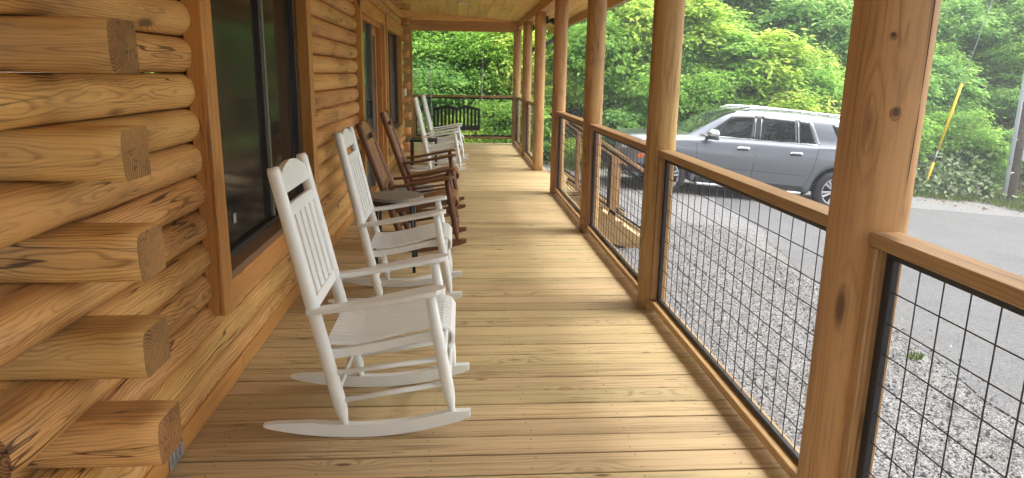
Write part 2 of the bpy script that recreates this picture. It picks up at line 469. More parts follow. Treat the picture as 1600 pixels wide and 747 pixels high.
# ------------------------------------------------------------------ log cabin
cabin = empty("log_cabin")
tag(cabin, "honey coloured log cabin with windows and a door opening on the porch", 'cabin')
PITCH, Z0 = 0.1435, 0.021
XF = -1.097            # outermost face of the wall logs
LOGT = 0.175
def log_mesh(L, seed, endround=0.0, bulge=0.062, sq=0.9):
    """D-shaped log along X, flat top and bottom, rounded to -Y; y=0 is the outermost face"""
    nseg = max(2, int(L / 0.07))
    H = PITCH - 0.003
    prof = []
    for i in range(11):
        a = -PI / 2 + PI * i / 10
        zz = math.sin(a) * H / 2
        yy = bulge * (1 - max(0.0, math.cos(a)) ** sq)
        prof.append((yy, zz))
    prof = [(p[0], p[1]) for p in prof] + [(LOGT, H / 2), (LOGT, -H / 2)]
    V, F = [], []
    n = len(prof)
    for s in range(nseg + 1):
        x = -L / 2 + L * s / nseg
        er = 0.0
        d = min(s, nseg - s) * L / nseg
        if endround and d < 0.05: er = endround * (1 - d / 0.05) ** 2
        wob = 0.007 * mnoise.noise((x * 1.3, seed * 3.1, 1.0))
        for j, (yy, zz) in enumerate(prof):
            bmp = 0.0045 * mnoise.noise((x * 4.5, zz * 16 + seed * 7.7, seed)) + 0.002 * mnoise.noise((x * 13, zz * 40, seed + 4))
            fr = max(0.0, 1 - yy / bulge) if yy <= bulge else 0.0
            V.append((x, yy + (bmp + wob) * fr + er * fr, zz + (0.002 * mnoise.noise((x * 3, yy * 9, seed + 9)) if 0 < j < 10 else 0)))
    for s in range(nseg):
        for j in range(n):
            a, b = s * n + j, s * n + (j + 1) % n
            F.append((a, b, b + n, a + n))
    me = bpy.data.meshes.new("log")
    me.from_pydata(V, [], F + [list(range(n))[::-1], [nseg * n + j for j in range(n)]])
    me.update()
    for p in me.polygons: p.use_smooth = len(p.vertices) == 4
    me.materials.append(M_LOG); me.materials.append(M_LOGEND)
    for p in list(me.polygons)[-2:]: p.material_index = 1
    return me
sd_ = [0]
def wall_log(y0, y1, k, parent=cabin):
    sd_[0] += 1
    o = link("log", log_mesh(y1 - y0, sd_[0] * 1.37, 0.008), M_LOG, parent, (XF + random.uniform(-.004, .003), (y0 + y1) / 2, Z0 + PITCH * (k + .5)), (0, 0, PI / 2))
    return o
def cross_log(x0, x1, yf, k, parent=cabin):
    sd_[0] += 1
    return link("log", log_mesh(x1 - x0, sd_[0] * 1.37, 0.006, 0.032, 0.6), M_LOG, parent, ((x0 + x1) / 2, yf, Z0 + PITCH * (k + .5)), (0, 0, 0))
NC = 19
W1 = (3.14, 5.14, 0.52, 2.12)
DR = (7.86, 10.16, 0.0, 2.12)
W2 = (10.52, 12.9, 0.55, 2.12)
CY = 1.935
FY = 13.55
for k in range(NC):
    z0, z1 = Z0 + PITCH * k, Z0 + PITCH * (k + 1)
    zm = (z0 + z1) / 2
    ys_ = 1.64 if k % 2 else 2.105
    ye_ = 14.02 if k % 2 else FY
    cuts = [o for o in (W1, DR, W2) if o[2] < zm < o[3]]
    a = ys_
    for o in cuts:
        wall_log(a, o[0] + random.uniform(-.004, .004), k); a = o[1]
    wall_log(a, ye_, k)
    if k % 2 == 0:
        ex = -0.90 + random.uniform(-.012, .008)
        cross_log(-3.6, ex, CY + random.uniform(-.004, .006), k)
        cross_log(-3.6, -0.955 + random.uniform(-.01, .01), FY + 0.005, k)
    else:
        cross_log(-3.6, XF - LOGT - 0.002, CY + 0.012, k)
        cross_log(-3.6, XF - LOGT - 0.002, FY + 0.015, k)
# base boards
beam("baseboard", (-1.125, 1.95, 0.004), (-1.088, 3.345, 0.095), 'y', M_TRIM, cabin)
beam("baseboard", (-1.125, 3.35, 0.004), (-1.090, 7.70, 0.095), 'y', M_TRIM, cabin)
beam("baseboard", (-1.125, 10.32, 0.004), (-1.088, 13.55, 0.095), 'y', M_TRIM, cabin)
beam("corner_block", (-1.125, 1.62, 0.03), (-1.10, 1.93, 0.14), 'y', M_TRIM, cabin)
# window casings
def window(o, name="window", sill=True, apron=0.12, mull=None, pane=M_GLASSDK, trimw=0.13):
    y0, y1, z0, z1 = o
    bm = bmesh.new()
    xg = -1.165
    f = 0.032
    for (ya, yb, za, zb) in ((y0 + .03, y1 - .03, z0 + .04, z0 + .04 + f), (y0 + .03, y1 - .03, z1 - f, z1), (y0 + .03, y0 + .03 + f, z0 + .09, z1 - f), (y1 - .03 - f, y1 - .03, z0 + .09, z1 - f)):
        bm_box(bm, (xg, (ya + yb) / 2, (za + zb) / 2), (0.05, yb - ya, zb - za), 0.004)
    w = link(name, bm_mesh(name, bm), M_FRAME, cabin)
    my = mull if mull else (y0 + y1) / 2
    for ya, yb in ((y0 + .06, my - .02), (my + .02, y1 - .06)):
        link("glass_pane", box_mesh("glass_pane", (0.008, yb - ya, z1 - z0 - .14), 0.001), pane, w, (xg - .006, (ya + yb) / 2, (z0 + z1) / 2 + .02))
    link("meeting_stile", box_mesh("meeting_stile", (0.03, 0.022, z1 - z0 - .14), 0.003), M_SASH, w, (xg + .014, my + .012, (z0 + z1) / 2 + .02))
    link("meeting_stile", box_mesh("meeting_stile", (0.03, 0.03, z1 - z0 - .14), 0.003), M_FRAME, w, (xg + .006, my - .018, (z0 + z1) / 2 + .02))
    # jambs
    beam("jamb", (-1.25, y0, z0), (-1.060, y0 + .03, z1), 'z', M_TRIM, w)
    beam("jamb", (-1.25, y1 - .03, z0), (-1.060, y1, z1), 'z', M_TRIM, w)
    beam("jamb", (-1.25, y0 + .03, z1 - .03), (-1.060, y1 - .03, z1), 'y', M_TRIM, w)
    beam("sill_board", (-1.24, y0 + .03, z0 - .005), (-1.062, y1 - .03, z0 + .04), 'y', M_SILL if sill else M_TRIM, w)
    t = trimw
    beam("trim_board", (-1.13, y0 - .09, z0 - apron), (-1.052, y0 + .04, z1 + .16), 'z', M_TRIM, w)
    beam("trim_board", (-1.13, y1 - .04, z0 - apron), (-1.052, y1 + .09, z1 + .16), 'z', M_TRIM, w)
    beam("trim_board", (-1.13, y0 + .043, z0 - apron), (-1.056, y1 - .043, z0 + .006), 'y', M_TRIM, w)
    beam("trim_board", (-1.13, y0 + .043, z1 - .01), (-1.056, y1 - .043, z1 + .155), 'y', M_TRIM, w)
    beam("lining", (-1.27, y0 - .02, z0 - .02), (-1.255, y1 + .02, z1 + .02), 'z', M_DARK, w)
    return w
w1 = window(W1, mull=4.28)
link("sticker", box_mesh("sticker", (0.002, 0.045, 0.05), 0.0004), M_STEEL, w1, (-1.163, 3.62, 0.73))
w2 = window(W2, pane=M_DOORGL)
# door
d0, d1, _, dz = DR
dr = link("door", box_mesh("door", (0.05, 1.02, 2.02), 0.004), M_FRAME, cabin, (-1.185, 8.62, 1.03))
link("glass_pane", box_mesh("glass_pane", (0.010, 0.74, 1.72), 0.002), M_DOORGL, dr, (0.026, 0.0, 0.05))
rod("handle", (0.06, 0.42, -0.12), (0.06, 0.42, 0.10), 0.013, M_BLACK, dr)
rod("handle_arm", (0.02, 0.42, -0.10), (0.06, 0.42, -0.10), 0.008, M_BLACK, dr)
rod("handle_arm", (0.02, 0.42, 0.08), (0.06, 0.42, 0.08), 0.008, M_BLACK, dr)
fd = link("door", box_mesh("door", (0.05, 0.86, 2.02), 0.004), M_TRIM, cabin, (-1.19, 9.60, 1.03))
link("glass_pane", box_mesh("glass_pane", (0.010, 0.56, 1.72), 0.002), M_DOORGL, fd, (0.026, 0, 0.05))
df = beam("door_frame", (-1.25, d0, 0.004), (-1.10, d0 + .09, dz), 'z', M_TRIM, cabin)
beam("jamb", (-1.25, d1 - .09, 0.004), (-1.10, d1, dz), 'z', M_TRIM, cabin)
beam("jamb", (-1.25, 9.135, 0.004), (-1.11, 9.165, dz), 'z', M_SASH, cabin)
beam("jamb", (-1.25, d0 + .092, dz - .07), (-1.10, d1 - .092, dz), 'y', M_TRIM, cabin)
beam("trim_board", (-1.13, d0 - .09, 0.004), (-1.052, d0 + .045, dz + .14), 'z', M_TRIM, cabin)
beam("trim_board", (-1.13, d1 - .045, 0.004), (-1.052, d1 + .09, dz + .14), 'z', M_TRIM, cabin)
beam("trim_board", (-1.13, d0 + .048, dz - .02), (-1.056, d1 - .048, dz + .135), 'y', M_TRIM, cabin)
beam("lining", (-1.30, d0, 0.0), (-1.27, d1, dz + .02), 'z', M_DARK, cabin)
beam("threshold", (-1.25, d0 + .09, 0.004), (-1.07, d1 - .09, 0.03), 'y', M_TRIM, cabin)
# the house behind the wall logs: dark inside and a plain roof
beam("floor_platform", (-3.5, 2.2, -0.7), (-1.26, 13.6, -0.05), 'y', M_DARK, cabin)

# ------------------------------------------------------------------ porch roof: beams, rafters, ceiling boards
roof = empty("porch_roof")
tag(roof, "sloping porch roof with pine board ceiling and timber beams", kind='structure')
def ceil_z(x): return 2.715 - 0.078 * (x + 1.2)
CW = 0.186
x = -3.6
slope = math.atan(-0.078)
while x < 1.93:
    y = -4.0
    yoff = random.uniform(0, 3)
    y1 = -4.0 + yoff + 0.6
    while y < 16.3:
        ye = min(y1, 16.3)
        if ye - y > 0.02:
            link("ceiling_board", box_mesh("ceiling_board", (ye - y - .002, CW - .004, 0.02), 0.004), M_CEIL, roof,
                 (x + CW / 2, (y + ye) / 2, ceil_z(x + CW / 2) + 0.010), (0, 0, 0))
            roof.children[-1].rotation_euler = (Matrix.Rotation(-slope * -1, 3, 'Y').to_euler())
            o = roof.children[-1]
            o.rotation_euler = (Matrix.Rotation(-slope, 3, 'Y') @ Matrix.Rotation(PI / 2, 3, 'Z')).to_euler()
        y = ye; y1 = y + random.uniform(2.6, 4.2)
    x += CW
rp = link("roof_panel", box_mesh("roof_panel", (9.5, 20.6, 0.05), 0.002), M_DARK, roof, (1.97 - 4.75, 6.25, ceil_z(1.97 - 4.75) + 0.062), (0, -slope, 0))
BX0, BX1, BZ0, BZ1 = 1.165, 1.325, 2.385, 2.522
beam("beam", (BX0, -4, BZ0), (BX1, 15.26, BZ1), 'y', M_BEAM, roof)
beam("frieze_board", (BX0 + .05, -4, BZ1 + .002), (BX1 - .05, 15.2, ceil_z(1.3) + .006), 'y', M_BEAM, roof)
beam("beam", (-3.6, 15.08, 2.32), (BX0 - .003, 15.22, 2.42), 'x', M_BEAM, roof)
beam("beam", (-3.6, 15.085, 2.423), (BX0 - .003, 15.225, 2.515), 'x', M_BEAM, roof)
bm = bmesh.new()
prism(bm, [(-3.6, 2.518), (BX0 - .004, 2.518), (BX0 - .004, ceil_z(BX0) - .002), (-3.6, ceil_z(-3.6) - .002)], 15.06, 15.20)
link("gable_filler", bm_mesh("gable_filler", bm), M_CEIL, roof)
beam("fascia", (1.935, -4, 2.34), (1.965, 16.3, 2.46), 'y', M_BEAM, roof)
bm = bmesh.new()
prism(bm, [(1.967, 2.36), (2.06, 2.36), (2.09, 2.47), (2.075, 2.47), (2.05, 2.375), (1.967, 2.375)], -4, 15.75)
link("gutter", bm_mesh("gutter", bm), M_GUTTER, roof)
bm = bmesh.new()
g = bmesh.ops.create_cone(bm, cap_ends=True, segments=28, radius1=0.088, radius2=0.075, depth=0.012)
cl = link("ceiling_light", bm_mesh("ceiling_light", bm), M_WHITEP, None, (0.03, 12.35, ceil_z(0.03) - .006), (PI, -slope, 0))
tag(cl, "round white recessed light set in the pine ceiling", 'light')

# ------------------------------------------------------------------ posts
def post_mesh(L, r, sq, seed):
    """milled log post along X: round with slightly flattened faces"""
    n, ns = 24, 22
    V, F = [], []
    for s in range(ns + 1):
        x = -L / 2 + L * s / ns
        for j in range(n):
            a = 2 * PI * j / n
            c, si = math.cos(a), math.sin(a)
            rr = r / (abs(c) ** sq + abs(si) ** sq) ** (1 / sq)
            rr *= 1 + 0.010 * mnoise.noise((x * 1.7, c * 0.8 + seed, si * 0.8)) 
            V.append((x, rr * c, rr * si))
    for s in range(ns):
        for j in range(n):
            a, b = s * n + j, s * n + (j + 1) % n
            F.append((a, b, b + n, a + n))
    me = bpy.data.meshes.new("log_post")
    me.from_pydata(V, [], F + [list(range(n))[::-1], [ns * n + j for j in range(n)]]); me.update()
    for p in me.polygons: p.use_smooth = len(p.vertices) == 4
    return me
PX = 1.243
def pxl(y): return PX - 0.0062 * max(0.0, y - 3.0)
POSTS = [(2.03, .1, 3.2, "thickest log porch post nearest the camera with a long crack and dark knots"),
         (4.30, .089, 2.5, "log porch post standing in front of the grey car's front wing"),
         (6.55, .086, 2.3, "log porch post just left of the car's hood, fourth from the far corner"),
         (8.80, .084, 2.2, "log porch post on the near side of the porch steps"),
         (10.98, .084, 2.2, "log porch post on the far side of the porch steps"),
         (12.95, .082, 2.2, "slim log porch post between the steps and the far corner post"),
         (15.15, .082, 2.2, "farthest log post at the porch corner beside the downspout")]
for i, (py, r, sq, lab) in enumerate(POSTS):
    o = link("porch_post", post_mesh(BZ0 - 0.004, r, sq, i * 2.3), M_POST, None, (pxl(py), py, (BZ0 - 0.004) / 2 + 0.001), AX['z'])
    tag(o, lab, 'post', 'log posts along the porch edge')
near_post = [o for o in S.objects if o.name == "porch_post"][0]
def post_patch(name, px0, az, hl, hw, mat, rad=.1):
    """small curved patch lying in the near post's surface: px0 along the post, az round it (0 = towards the camera)"""
    bm = bmesh.new(); rings = []
    for i in range(13):
        u = -1 + i / 6
        ww = hw * math.sqrt(max(0.0004, 1 - u * u))
        row = []
        for j in range(5):
            a = PI * 1.5 + az + (j - 2) / 2 * ww / rad + (.06 * math.sin((px0 + u * hl) * 4) if hl > .1 else 0)
            c, si = math.cos(a), math.sin(a)
            rr = rad / (abs(si) ** 3.2 + abs(c) ** 3.2) ** (1 / 3.2)
            rr = rr * (1 + 0.010 * mnoise.noise((px0 * 1.7, si * .8, -c * .8))) + .0022
            row.append(bm.verts.new((px0 + u * hl, rr * si, -rr * c)))
        rings.append(row)
    for A, B in zip(rings, rings[1:]):
        for k_ in range(4): bm.faces.new((A[k_], A[k_ + 1], B[k_ + 1], B[k_]))
    return link(name, bm_mesh(name, bm, True), mat, near_post)
M_KNOT = plain("dark_knot", (0.085, 0.042, 0.022), 0.7, var=0.45, scale=120)
M_KNOTRING = plain("knot_ring", (0.26, 0.135, 0.055), 0.7, var=0.4, scale=60)
M_CRACK = plain("dark_crack", (0.05, 0.025, 0.012), 0.9, var=0.3)
for px0, az, hl, hw in ((.19, -.18, .014, .011), (-.285, -.28, .016, .009), (-.37, .12, .011, .006), (.40, -.5, .008, .007)):
    post_patch("knot", px0, az, hl * .8, hw * .75, M_KNOT, .1006)
    post_patch("knot_ring", px0 - .004, az + .01, hl * 1.55, hw * 1.35, M_KNOTRING)
for px0, az, hl, hw in ((.62, .42, .42, .0022), (.10, .43, .12, .0016)):
    post_patch("crack", px0, az, hl, hw, M_CRACK)
sq_post = beam("corner_post", (-1.19, 15.07, 0.002), (-1.02, 15.23, 2.317), 'z', M_POST)
tag(sq_post, "square timber post at the far end behind the log wall corner", 'post')

# ------------------------------------------------------------------ railings
WIRE_V = {}
def wire(L, parent, c, axis, r=0.0022):
    k = (round(L, 3))
    if k not in WIRE_V:
        bm = bmesh.new(); bm_tube(bm, [(-L / 2, 0, 0), (L / 2, 0, 0)], r, 6)
        WIRE_V[k] = bm_mesh("wire", bm, True)
    return link("wire", WIRE_V[k], M_WIRE, parent, c, AX[axis])
def railing(y0, y1, label, group='railing sections along the porch'):
    """railing along world Y between two posts"""
    r = empty("railing", (pxl(y0), y0, 0), 0.0062 if y0 > 3 else 0.0)
    tag(r, label, 'railing', group)
    L = y1 - y0
    TOP = 1.035
    beam("top_rail", (-.048, .005, TOP - .040), (.046, L - .005, TOP), 'y', M_RAIL, r)
    beam("bottom_rail", (-.048, .005, 0.045), (.046, L - .005, 0.085), 'y', M_RAIL, r)
    beam("stile", (-.045, .003, 0.087), (.044, .043, TOP - .042), 'z', M_RAIL, r)
    beam("stile", (-.045, L - .043, 0.087), (.044, L - .003, TOP - .042), 'z', M_RAIL, r)
    bm = bmesh.new()
    ya, yb, za, zb = .045, L - .045, .088, TOP - .043
    f = .034
    for (p, q, s, t) in ((ya, yb, za, za + .022), (ya, yb, zb - .026, zb), (ya, ya + f, za + .022, zb - .026), (yb - f, yb, za + .022, zb - .026)):
        bm_box(bm, (0, (p + q) / 2, (s + t) / 2), (.022, q - p, t - s), .002)
    link("mesh_frame", bm_mesh("mesh_frame", bm), M_BLACK, r)
    n = int((yb - ya - 2 * f) / .1 + .5)
    for i in range(1, n):
        wire(zb - za - .04, r, (0.004, ya + f + (yb - ya - 2 * f) * i / n, (za + zb) / 2), 'z')
    m = int((zb - za - .05) / .1 + .5)
    for i in range(1, m):
        wire(yb - ya - .05, r, (-0.001, (ya + yb) / 2, za + .022 + (zb - za - .048) * i / m), 'y')
    return r
gap = 0.085
railing(-0.2 + .09, 2.03 - .095, "nearest wire mesh railing section, cut off by the right edge of the photo")
railing(2.03 + .095, 4.30 - gap, "wire mesh railing section in front of the parked car")
railing(4.30 + gap, 6.55 - gap, "wire mesh railing section through which the stair treads show")
railing(6.55 + gap, 8.80 - gap, "short looking wire mesh railing section ending at the near stair post")
railing(10.98 + gap, 12.95 - gap, "wire mesh railing section just past the porch steps")
railing(12.95 + gap, 15.15 - gap, "farthest side railing section beside the downspout")
# far end railing along X
r = empty("railing", (-1.015, 15.15, 0))
tag(r, "end railing across the far side of the porch behind the swing", 'railing')
L = 1.16 + 1.015
beam("top_rail", (.003, -.045, .985), (L, .045, 1.025), 'x', M_RAIL, r)
beam("bottom_rail", (.003, -.045, .12), (L, .045, .158), 'x', M_RAIL, r)
beam("stile", (.003, -.044, .16), (.042, .044, .983), 'z', M_RAIL, r)
beam("stile", (L - .05, -.044, .16), (L - .003, .044, .983), 'z', M_RAIL, r)
bm = bmesh.new()
xa, xb, za, zb = .045, L - .053, .161, .981
for (p, q, s, t) in ((xa, xb, za, za + .03), (xa, xb, zb - .03, zb), (xa, xa + .03, za + .03, zb - .03), (xb - .03, xb, za + .03, zb - .03)):
    bm_box(bm, ((p + q) / 2, 0, (s + t) / 2), (q - p, .022, t - s), .002)
link("mesh_frame", bm_mesh("mesh_frame", bm), M_BLACK, r)
n = 20
for i in range(1, n): wire(.78, r, (xa + (xb - xa) * i / n, .004, .57), 'z', .0018)
for i in range(1, 8): wire(L - .12, r, (L / 2, -.001, za + .03 + (zb - za - .06) * i / 8), 'x', .0018)

# ------------------------------------------------------------------ stairs with their railings
st = empty("porch_steps", (1.345, 9.0, gz(1.5)))
tag(st, "wooden steps leading down from the porch to the gravel", 'steps')
SZ = [(-0.004, 1.345, 1.58), (-.20, 1.56, 1.85), (-.40, 1.83, 2.12), (-.60, 2.10, 2.40)]
for z, xa, xb in SZ:
    n = 2
    for i in range(n):
        w = (xb - xa) / n
        beam("tread", (xa + i * w - 1.345, -.12, z - gz(1.5) - .038), (xa + (i + 1) * w - .008 - 1.345, 1.92, z - gz(1.5)), 'y', M_DECK, st)
    beam("riser", (xb - .055 - 1.345, -.1, z - gz(1.5) - .2), (xb - .03 - 1.345, 1.9, z - gz(1.5) - .041), 'y', M_RAIL, st)
for yy in (-.16, 1.92):
    bm = bmesh.new()
    base = gz(1.5)
    prism(bm, [(0, -.05 - base), (0.2, -.05 - base), (1.06, -.64 - base), (1.06, 0.0), (.82, 0.0), (0, -.45 - base)], yy, yy + .038)
    link("stringer", bm_mesh("stringer", bm), M_RAIL, st)
def stair_rail(yy, label):
    r = empty("stair_railing", (1.36, yy, 0))
    tag(r, label, 'railing', 'sloping railings of the porch steps')
    sl = -0.66
    ang = math.atan(0.66)
    Lx = 1.25
    Ls = Lx / math.cos(ang)
    def sloped(name, z_at0, th, w, mat):
        me = box_mesh(name, (Ls, w, th), .004)
        return link(name, me, mat, r, (Lx / 2, 0, z_at0 + sl * Lx / 2), (0, ang, 0))
    sloped("hand_rail", .93, .04, .09, M_RAIL)
    sloped("bottom_rail", .13, .04, .09, M_RAIL)
    sloped("mesh_frame", .885, .028, .024, M_BLACK)
    sloped("mesh_frame", .175, .028, .024, M_BLACK)
    sloped("mesh_frame", .80, .022, .022, M_BLACK)
    for xx in (.20, 0.60, 1.10):
        zt = .93 + sl * xx - .02; zb = .13 + sl * xx
        if xx == .60:
            beam("newel_post", (xx - .045, -.045, gz(1.5)), (xx + .045, .045, zt - .06), 'z', M_RAIL, r)
            beam("mesh_frame", (xx - .075, -.012, zb + .03), (xx - .048, .012, zt - .09), 'z', M_BLACK, r)
        elif xx > 1:
            beam("newel_post", (xx - .045, -.045, gz(1.5)), (xx + .045, .045, zt), 'z', M_RAIL, r)
            beam("mesh_frame", (xx - .075, -.012, zb + .03), (xx - .048, .012, zt - .04), 'z', M_BLACK, r)
        else:
            beam("mesh_frame", (xx - .012, -.012, zb + .03), (xx + .015, .012, zt - .04), 'z', M_BLACK, r)
            beam("stile", (xx - .10, -.044, zb + .022), (xx - .05, .044, zt - .02), 'z', M_RAIL, r)
    for i in range(11):
        xx = .27 + i * .075
        if abs(xx - .60) < .05: continue
        wire(.74, r, (xx, .003, .53 + sl * xx), 'z', .002)
    for i in range(1, 7):
        zc = .175 + i * .1
        k = "s"
        if k not in WIRE_V:
            bm = bmesh.new(); bm_tube(bm, [(-Ls / 2 + .2, 0, 0), (Ls / 2 - .16, 0, 0)], .002, 6); WIRE_V[k] = bm_mesh("wire", bm, True)
        link("wire", WIRE_V[k], M_WIRE, r, (Lx / 2, -.002, zc + sl * Lx / 2), (0, ang, 0))
    return r
stair_rail(8.90, "near sloping stair railing seen through the porch mesh, its newel below the car bumper")
stair_rail(10.90, "far sloping stair railing running down behind the second stair post")

# ------------------------------------------------------------------ downspout, floodlights, small fittings
ds = tube("downspout", [(2.02, 15.55, 2.37), (2.02, 15.55, 2.30), (1.97, 15.55, 2.20), (1.86, 15.52, 2.13), (1.62, 15.47, 2.03), (1.48, 15.45, 1.96), (1.42, 15.44, 1.86), (1.41, 15.44, 1.7), (1.41, 15.44, -.6), (1.46, 15.44, -.68)], .042, M_SPOUT, seg=10)
tag(ds, "dark metal downspout curving from the gutter to the far corner post", 'downspout')
def floodlight(loc, label):
    o = empty("floodlight", loc)
    tag(o, label, 'floodlight', 'black floodlights under the porch eave')
    link("back_plate", box_mesh("back_plate", (.02, .12, .11), .006), M_BLACK, o, (.011, 0, 0))
    link("arm", box_mesh("arm", (.07, .03, .03), .004), M_BLACK, o, (.05, 0, -.02))
    for s in (-1, 1):
        bm = bmesh.new()
        bm_tube(bm, [(.05, s * .06, .0), (.09, s * .08, -.005), (.12, s * .09, -.015), (.17, s * .10, -.03)], [.024, .034, .046, .05], 12)
        link("lamp_head", bm_mesh("lamp_head", bm, True), M_BLACK, o)
    return o
floodlight((pxl(10.98) + .086, 10.93, 2.27), "black twin floodlight on top of the far stair post")
floodlight((pxl(12.95) + .084, 12.92, 2.28), "small looking black twin floodlight farther along, on the slim post")
ob = link("outlet_box", box_mesh("outlet_box", (.03, .07, .11), .005), M_BLACK, None, (-1.072, 10.40 + .05, .33))
tag(ob, "small dark outlet box low on the log wall beyond the door", 'outlet')
lb = link("porch_sensor", box_mesh("porch_sensor", (.05, .09, .13), .012), M_WHITEP, None, (-1.045, 13.40, 1.12))
tag(lb, "small white box fixed on the log corner at the far end", 'box')
# metal strap tie under lowest cross log
bm = bmesh.new()
bm_box(bm, (0, 0, 0), (.004, .13, .085), .001)
for i in range(3): bm_box(bm, (.004, -.035 + i * .035, 0), (.006, .010, .055), .002)
sp = link("strap_tie", bm_mesh("strap_tie", bm), M_STEEL, None, (-1.085, 2.49, .05))
tag(sp, "galvanised metal strap tie under the lowest corner log", 'bracket')

# ================================================================== OBJECTS
# ------------------------------------------------------------------ rocking chairs
def slat_path(bm, pts, w, t, ydir=Vector((0, 1, 0))):
    """flat strip along a path in XZ with width w in y and thickness t"""
    rings = []
    for i, p in enumerate(pts):
        p = Vector(p)
        tn = (Vector(pts[min(i + 1, len(pts) - 1)]) - Vector(pts[max(i - 1, 0)])).normalized()
        nrm = Vector((-tn.z, 0, tn.x))
        rings.append([bm.verts.new(p + ydir * (a * w / 2) + nrm * (b * t / 2)) for a, b in ((-1, -.5), (-.8, -1), (.8, -1), (1, -.5), (1, .5), (.8, 1), (-.8, 1), (-1, .5))])
    for A, B in zip(rings, rings[1:]):
        for k in range(8): bm.faces.new((A[k], A[(k + 1) % 8], B[(k + 1) % 8], B[k]))
    bm.faces.new(list(reversed(rings[0]))); bm.faces.new(rings[-1])

def make_chair(label, frame_m, slat_m, loc, rz=0.0, bt=(-.285, 0, 1.115)):
    t = empty("rocking_chair", loc, rz)
    tag(t, label, 'rocking chair', 'rocking chairs along the cabin wall')
    HY = 0.238
    bb, bt = Vector((-.055, 0, .05)), Vector(bt)       # back post bottom/top
    def bp(s, y=0.0):
        v = bb.lerp(bt, s); v.y = y; return v
    # rockers
    for s in (-1, 1):
        bm = bmesh.new()
        top, bot = [], []
        for i in range(19):
            x = -.385 + .845 * i / 18
            z = .0005 + .33 * (x) ** 2 if x < 0 else .0005 + .37 * x ** 2
            th = .055
            if i < 4: th = .012 + .043 * (i / 4) ** .7
            if i > 16: th = .055 * (1 - (i - 16) * .22)
            bot.append((x, z)); top.append((x, z + th))
        prism(bm, bot + top[::-1], s * HY - .017, s * HY + .017)
        bmesh.ops.bevel(bm, geom=[e for e in bm.edges if abs(e.verts[0].co.y - e.verts[1].co.y) < 1e-5], offset=.004, segments=1, affect='EDGES')
        link("rocker", bm_mesh("rocker", bm), frame_m, t)
    for s in (-1, 1):
        # back posts with turned foot
        o = [bp(0, s * HY), bp(.02, s * HY), bp(.055, s * HY), bp(.09, s * HY), bp(.5, s * HY), bp(.985, s * HY), bp(1.0, s * HY)]
        tube("back_post", o, [.012, .016, .025, .029, .028, .026, .021], frame_m, t, 12)
        # front legs
        fb, ft = Vector((.385, s * HY, .10)), Vector((.298, s * HY, .612))
        pts = [fb.lerp(ft, a) for a in (0, .04, .12, .2, .6, 1.0)]
        tube("front_leg", pts, [.012, .014, .022, .0255, .025, .021], frame_m, t, 12)
        for a, b in ((bp(.085, s * (HY + .024)), 0), (bp(.30, s * (HY + .024)), 0), (bp(.94, s * (HY + .022)), 0), (fb.lerp(ft, .17) + Vector((0, s * .024, 0)), 0), (fb.lerp(ft, .62) + Vector((0, s * .024, 0)), 0)):
            rod("screw_cap", a, a + Vector((0, s * .005, 0)), .006, frame_m, t, 8)
        # arm
        bm = bmesh.new()
        path = [(-.185, .548, .045), (-.15, .550, .052), (-.05, .563, .066), (.08, .586, .086), (.2, .610, .106), (.28, .625, .112), (.325, .632, .098), (.352, .634, .06), (.360, .634, .02)]
        ringU = []
        for x, z, w in path:
            yc = s * (HY + .012 + (w - .045) * .12)
            ringU.append([bm.verts.new((x, yc + a * w / 2, z + b * .011)) for a, b in ((-1, -.4), (-.88, -1), (.88, -1), (1, -.4), (1, .4), (.88, 1), (-.88, 1), (-1, .4))])
        for A, B in zip(ringU, ringU[1:]):
            for k in range(8): bm.faces.new((A[k], A[(k + 1) % 8], B[(k + 1) % 8], B[k]))
        bm.faces.new(list(reversed(ringU[0]))); bm.faces.new(ringU[-1])
        link("armrest", bm_mesh("armrest", bm), frame_m, t)
        # seat side rail
        bm = bmesh.new()
        sp_ = [(-.125, .372), (-.05, .378), (.1, .402), (.25, .437), (.34, .452), (.36, .43), (.32, .405), (.22, .395), (.08, .362), (-.06, .338), (-.125, .332)]
        prism(bm, sp_, s * (HY - .030) - .011, s * (HY - .030) + .011)
        link("seat_rail", bm_mesh("seat_rail", bm), frame_m, t)
        # side stretchers
        rod("stretcher", bp(.10, s * HY), fb.lerp(ft, .25), .0115, frame_m, t)
        rod("stretcher", bp(.215, s * HY), fb.lerp(ft, .46), .0115, frame_m, t)
    # cross stretchers
    for sv in (.13,):
        rod("stretcher", bp(sv, -HY), bp(sv, HY), .0115, frame_m, t)
    for sv in (.18, .40):
        fb, ft = Vector((.385, 0, .10)), Vector((.298, 0, .612))
        v = fb.lerp(ft, sv)
        rod("stretcher", v + Vector((0, -HY, 0)), v + Vector((0, HY, 0)), .0115, frame_m, t)
    # seat slats running front to back and rolling over the front edge
    n = 11
    w = (2 * HY - .055) / n
    for i in range(n):
        yc = -HY + .0275 + w * (i + .5)
        bm = bmesh.new()
        P = [(-.125, 0, .398), (-.07, 0, .393), (0, 0, .397), (.08, 0, .412), (.16, 0, .432), (.24, 0, .452), (.30, 0, .463), (.345, 0, .463), (.375, 0, .450), (.390, 0, .425), (.388, 0, .395), (.372, 0, .375)]
        slat_path(bm, P, w - .0045, .014)
        me = bm_mesh("seat_slat", bm)
        for p in me.polygons: p.use_smooth = False
        link("seat_slat", me, slat_m if slat_m is not None else frame_m, t, (0, yc, 0))
    # back: crest rail, upper rail, lower rail, slats
    ax = (bt - bb).normalized(); nrm = Vector((ax.z, 0, -ax.x))     # forward normal of the back
    Lp = (bt - bb).length
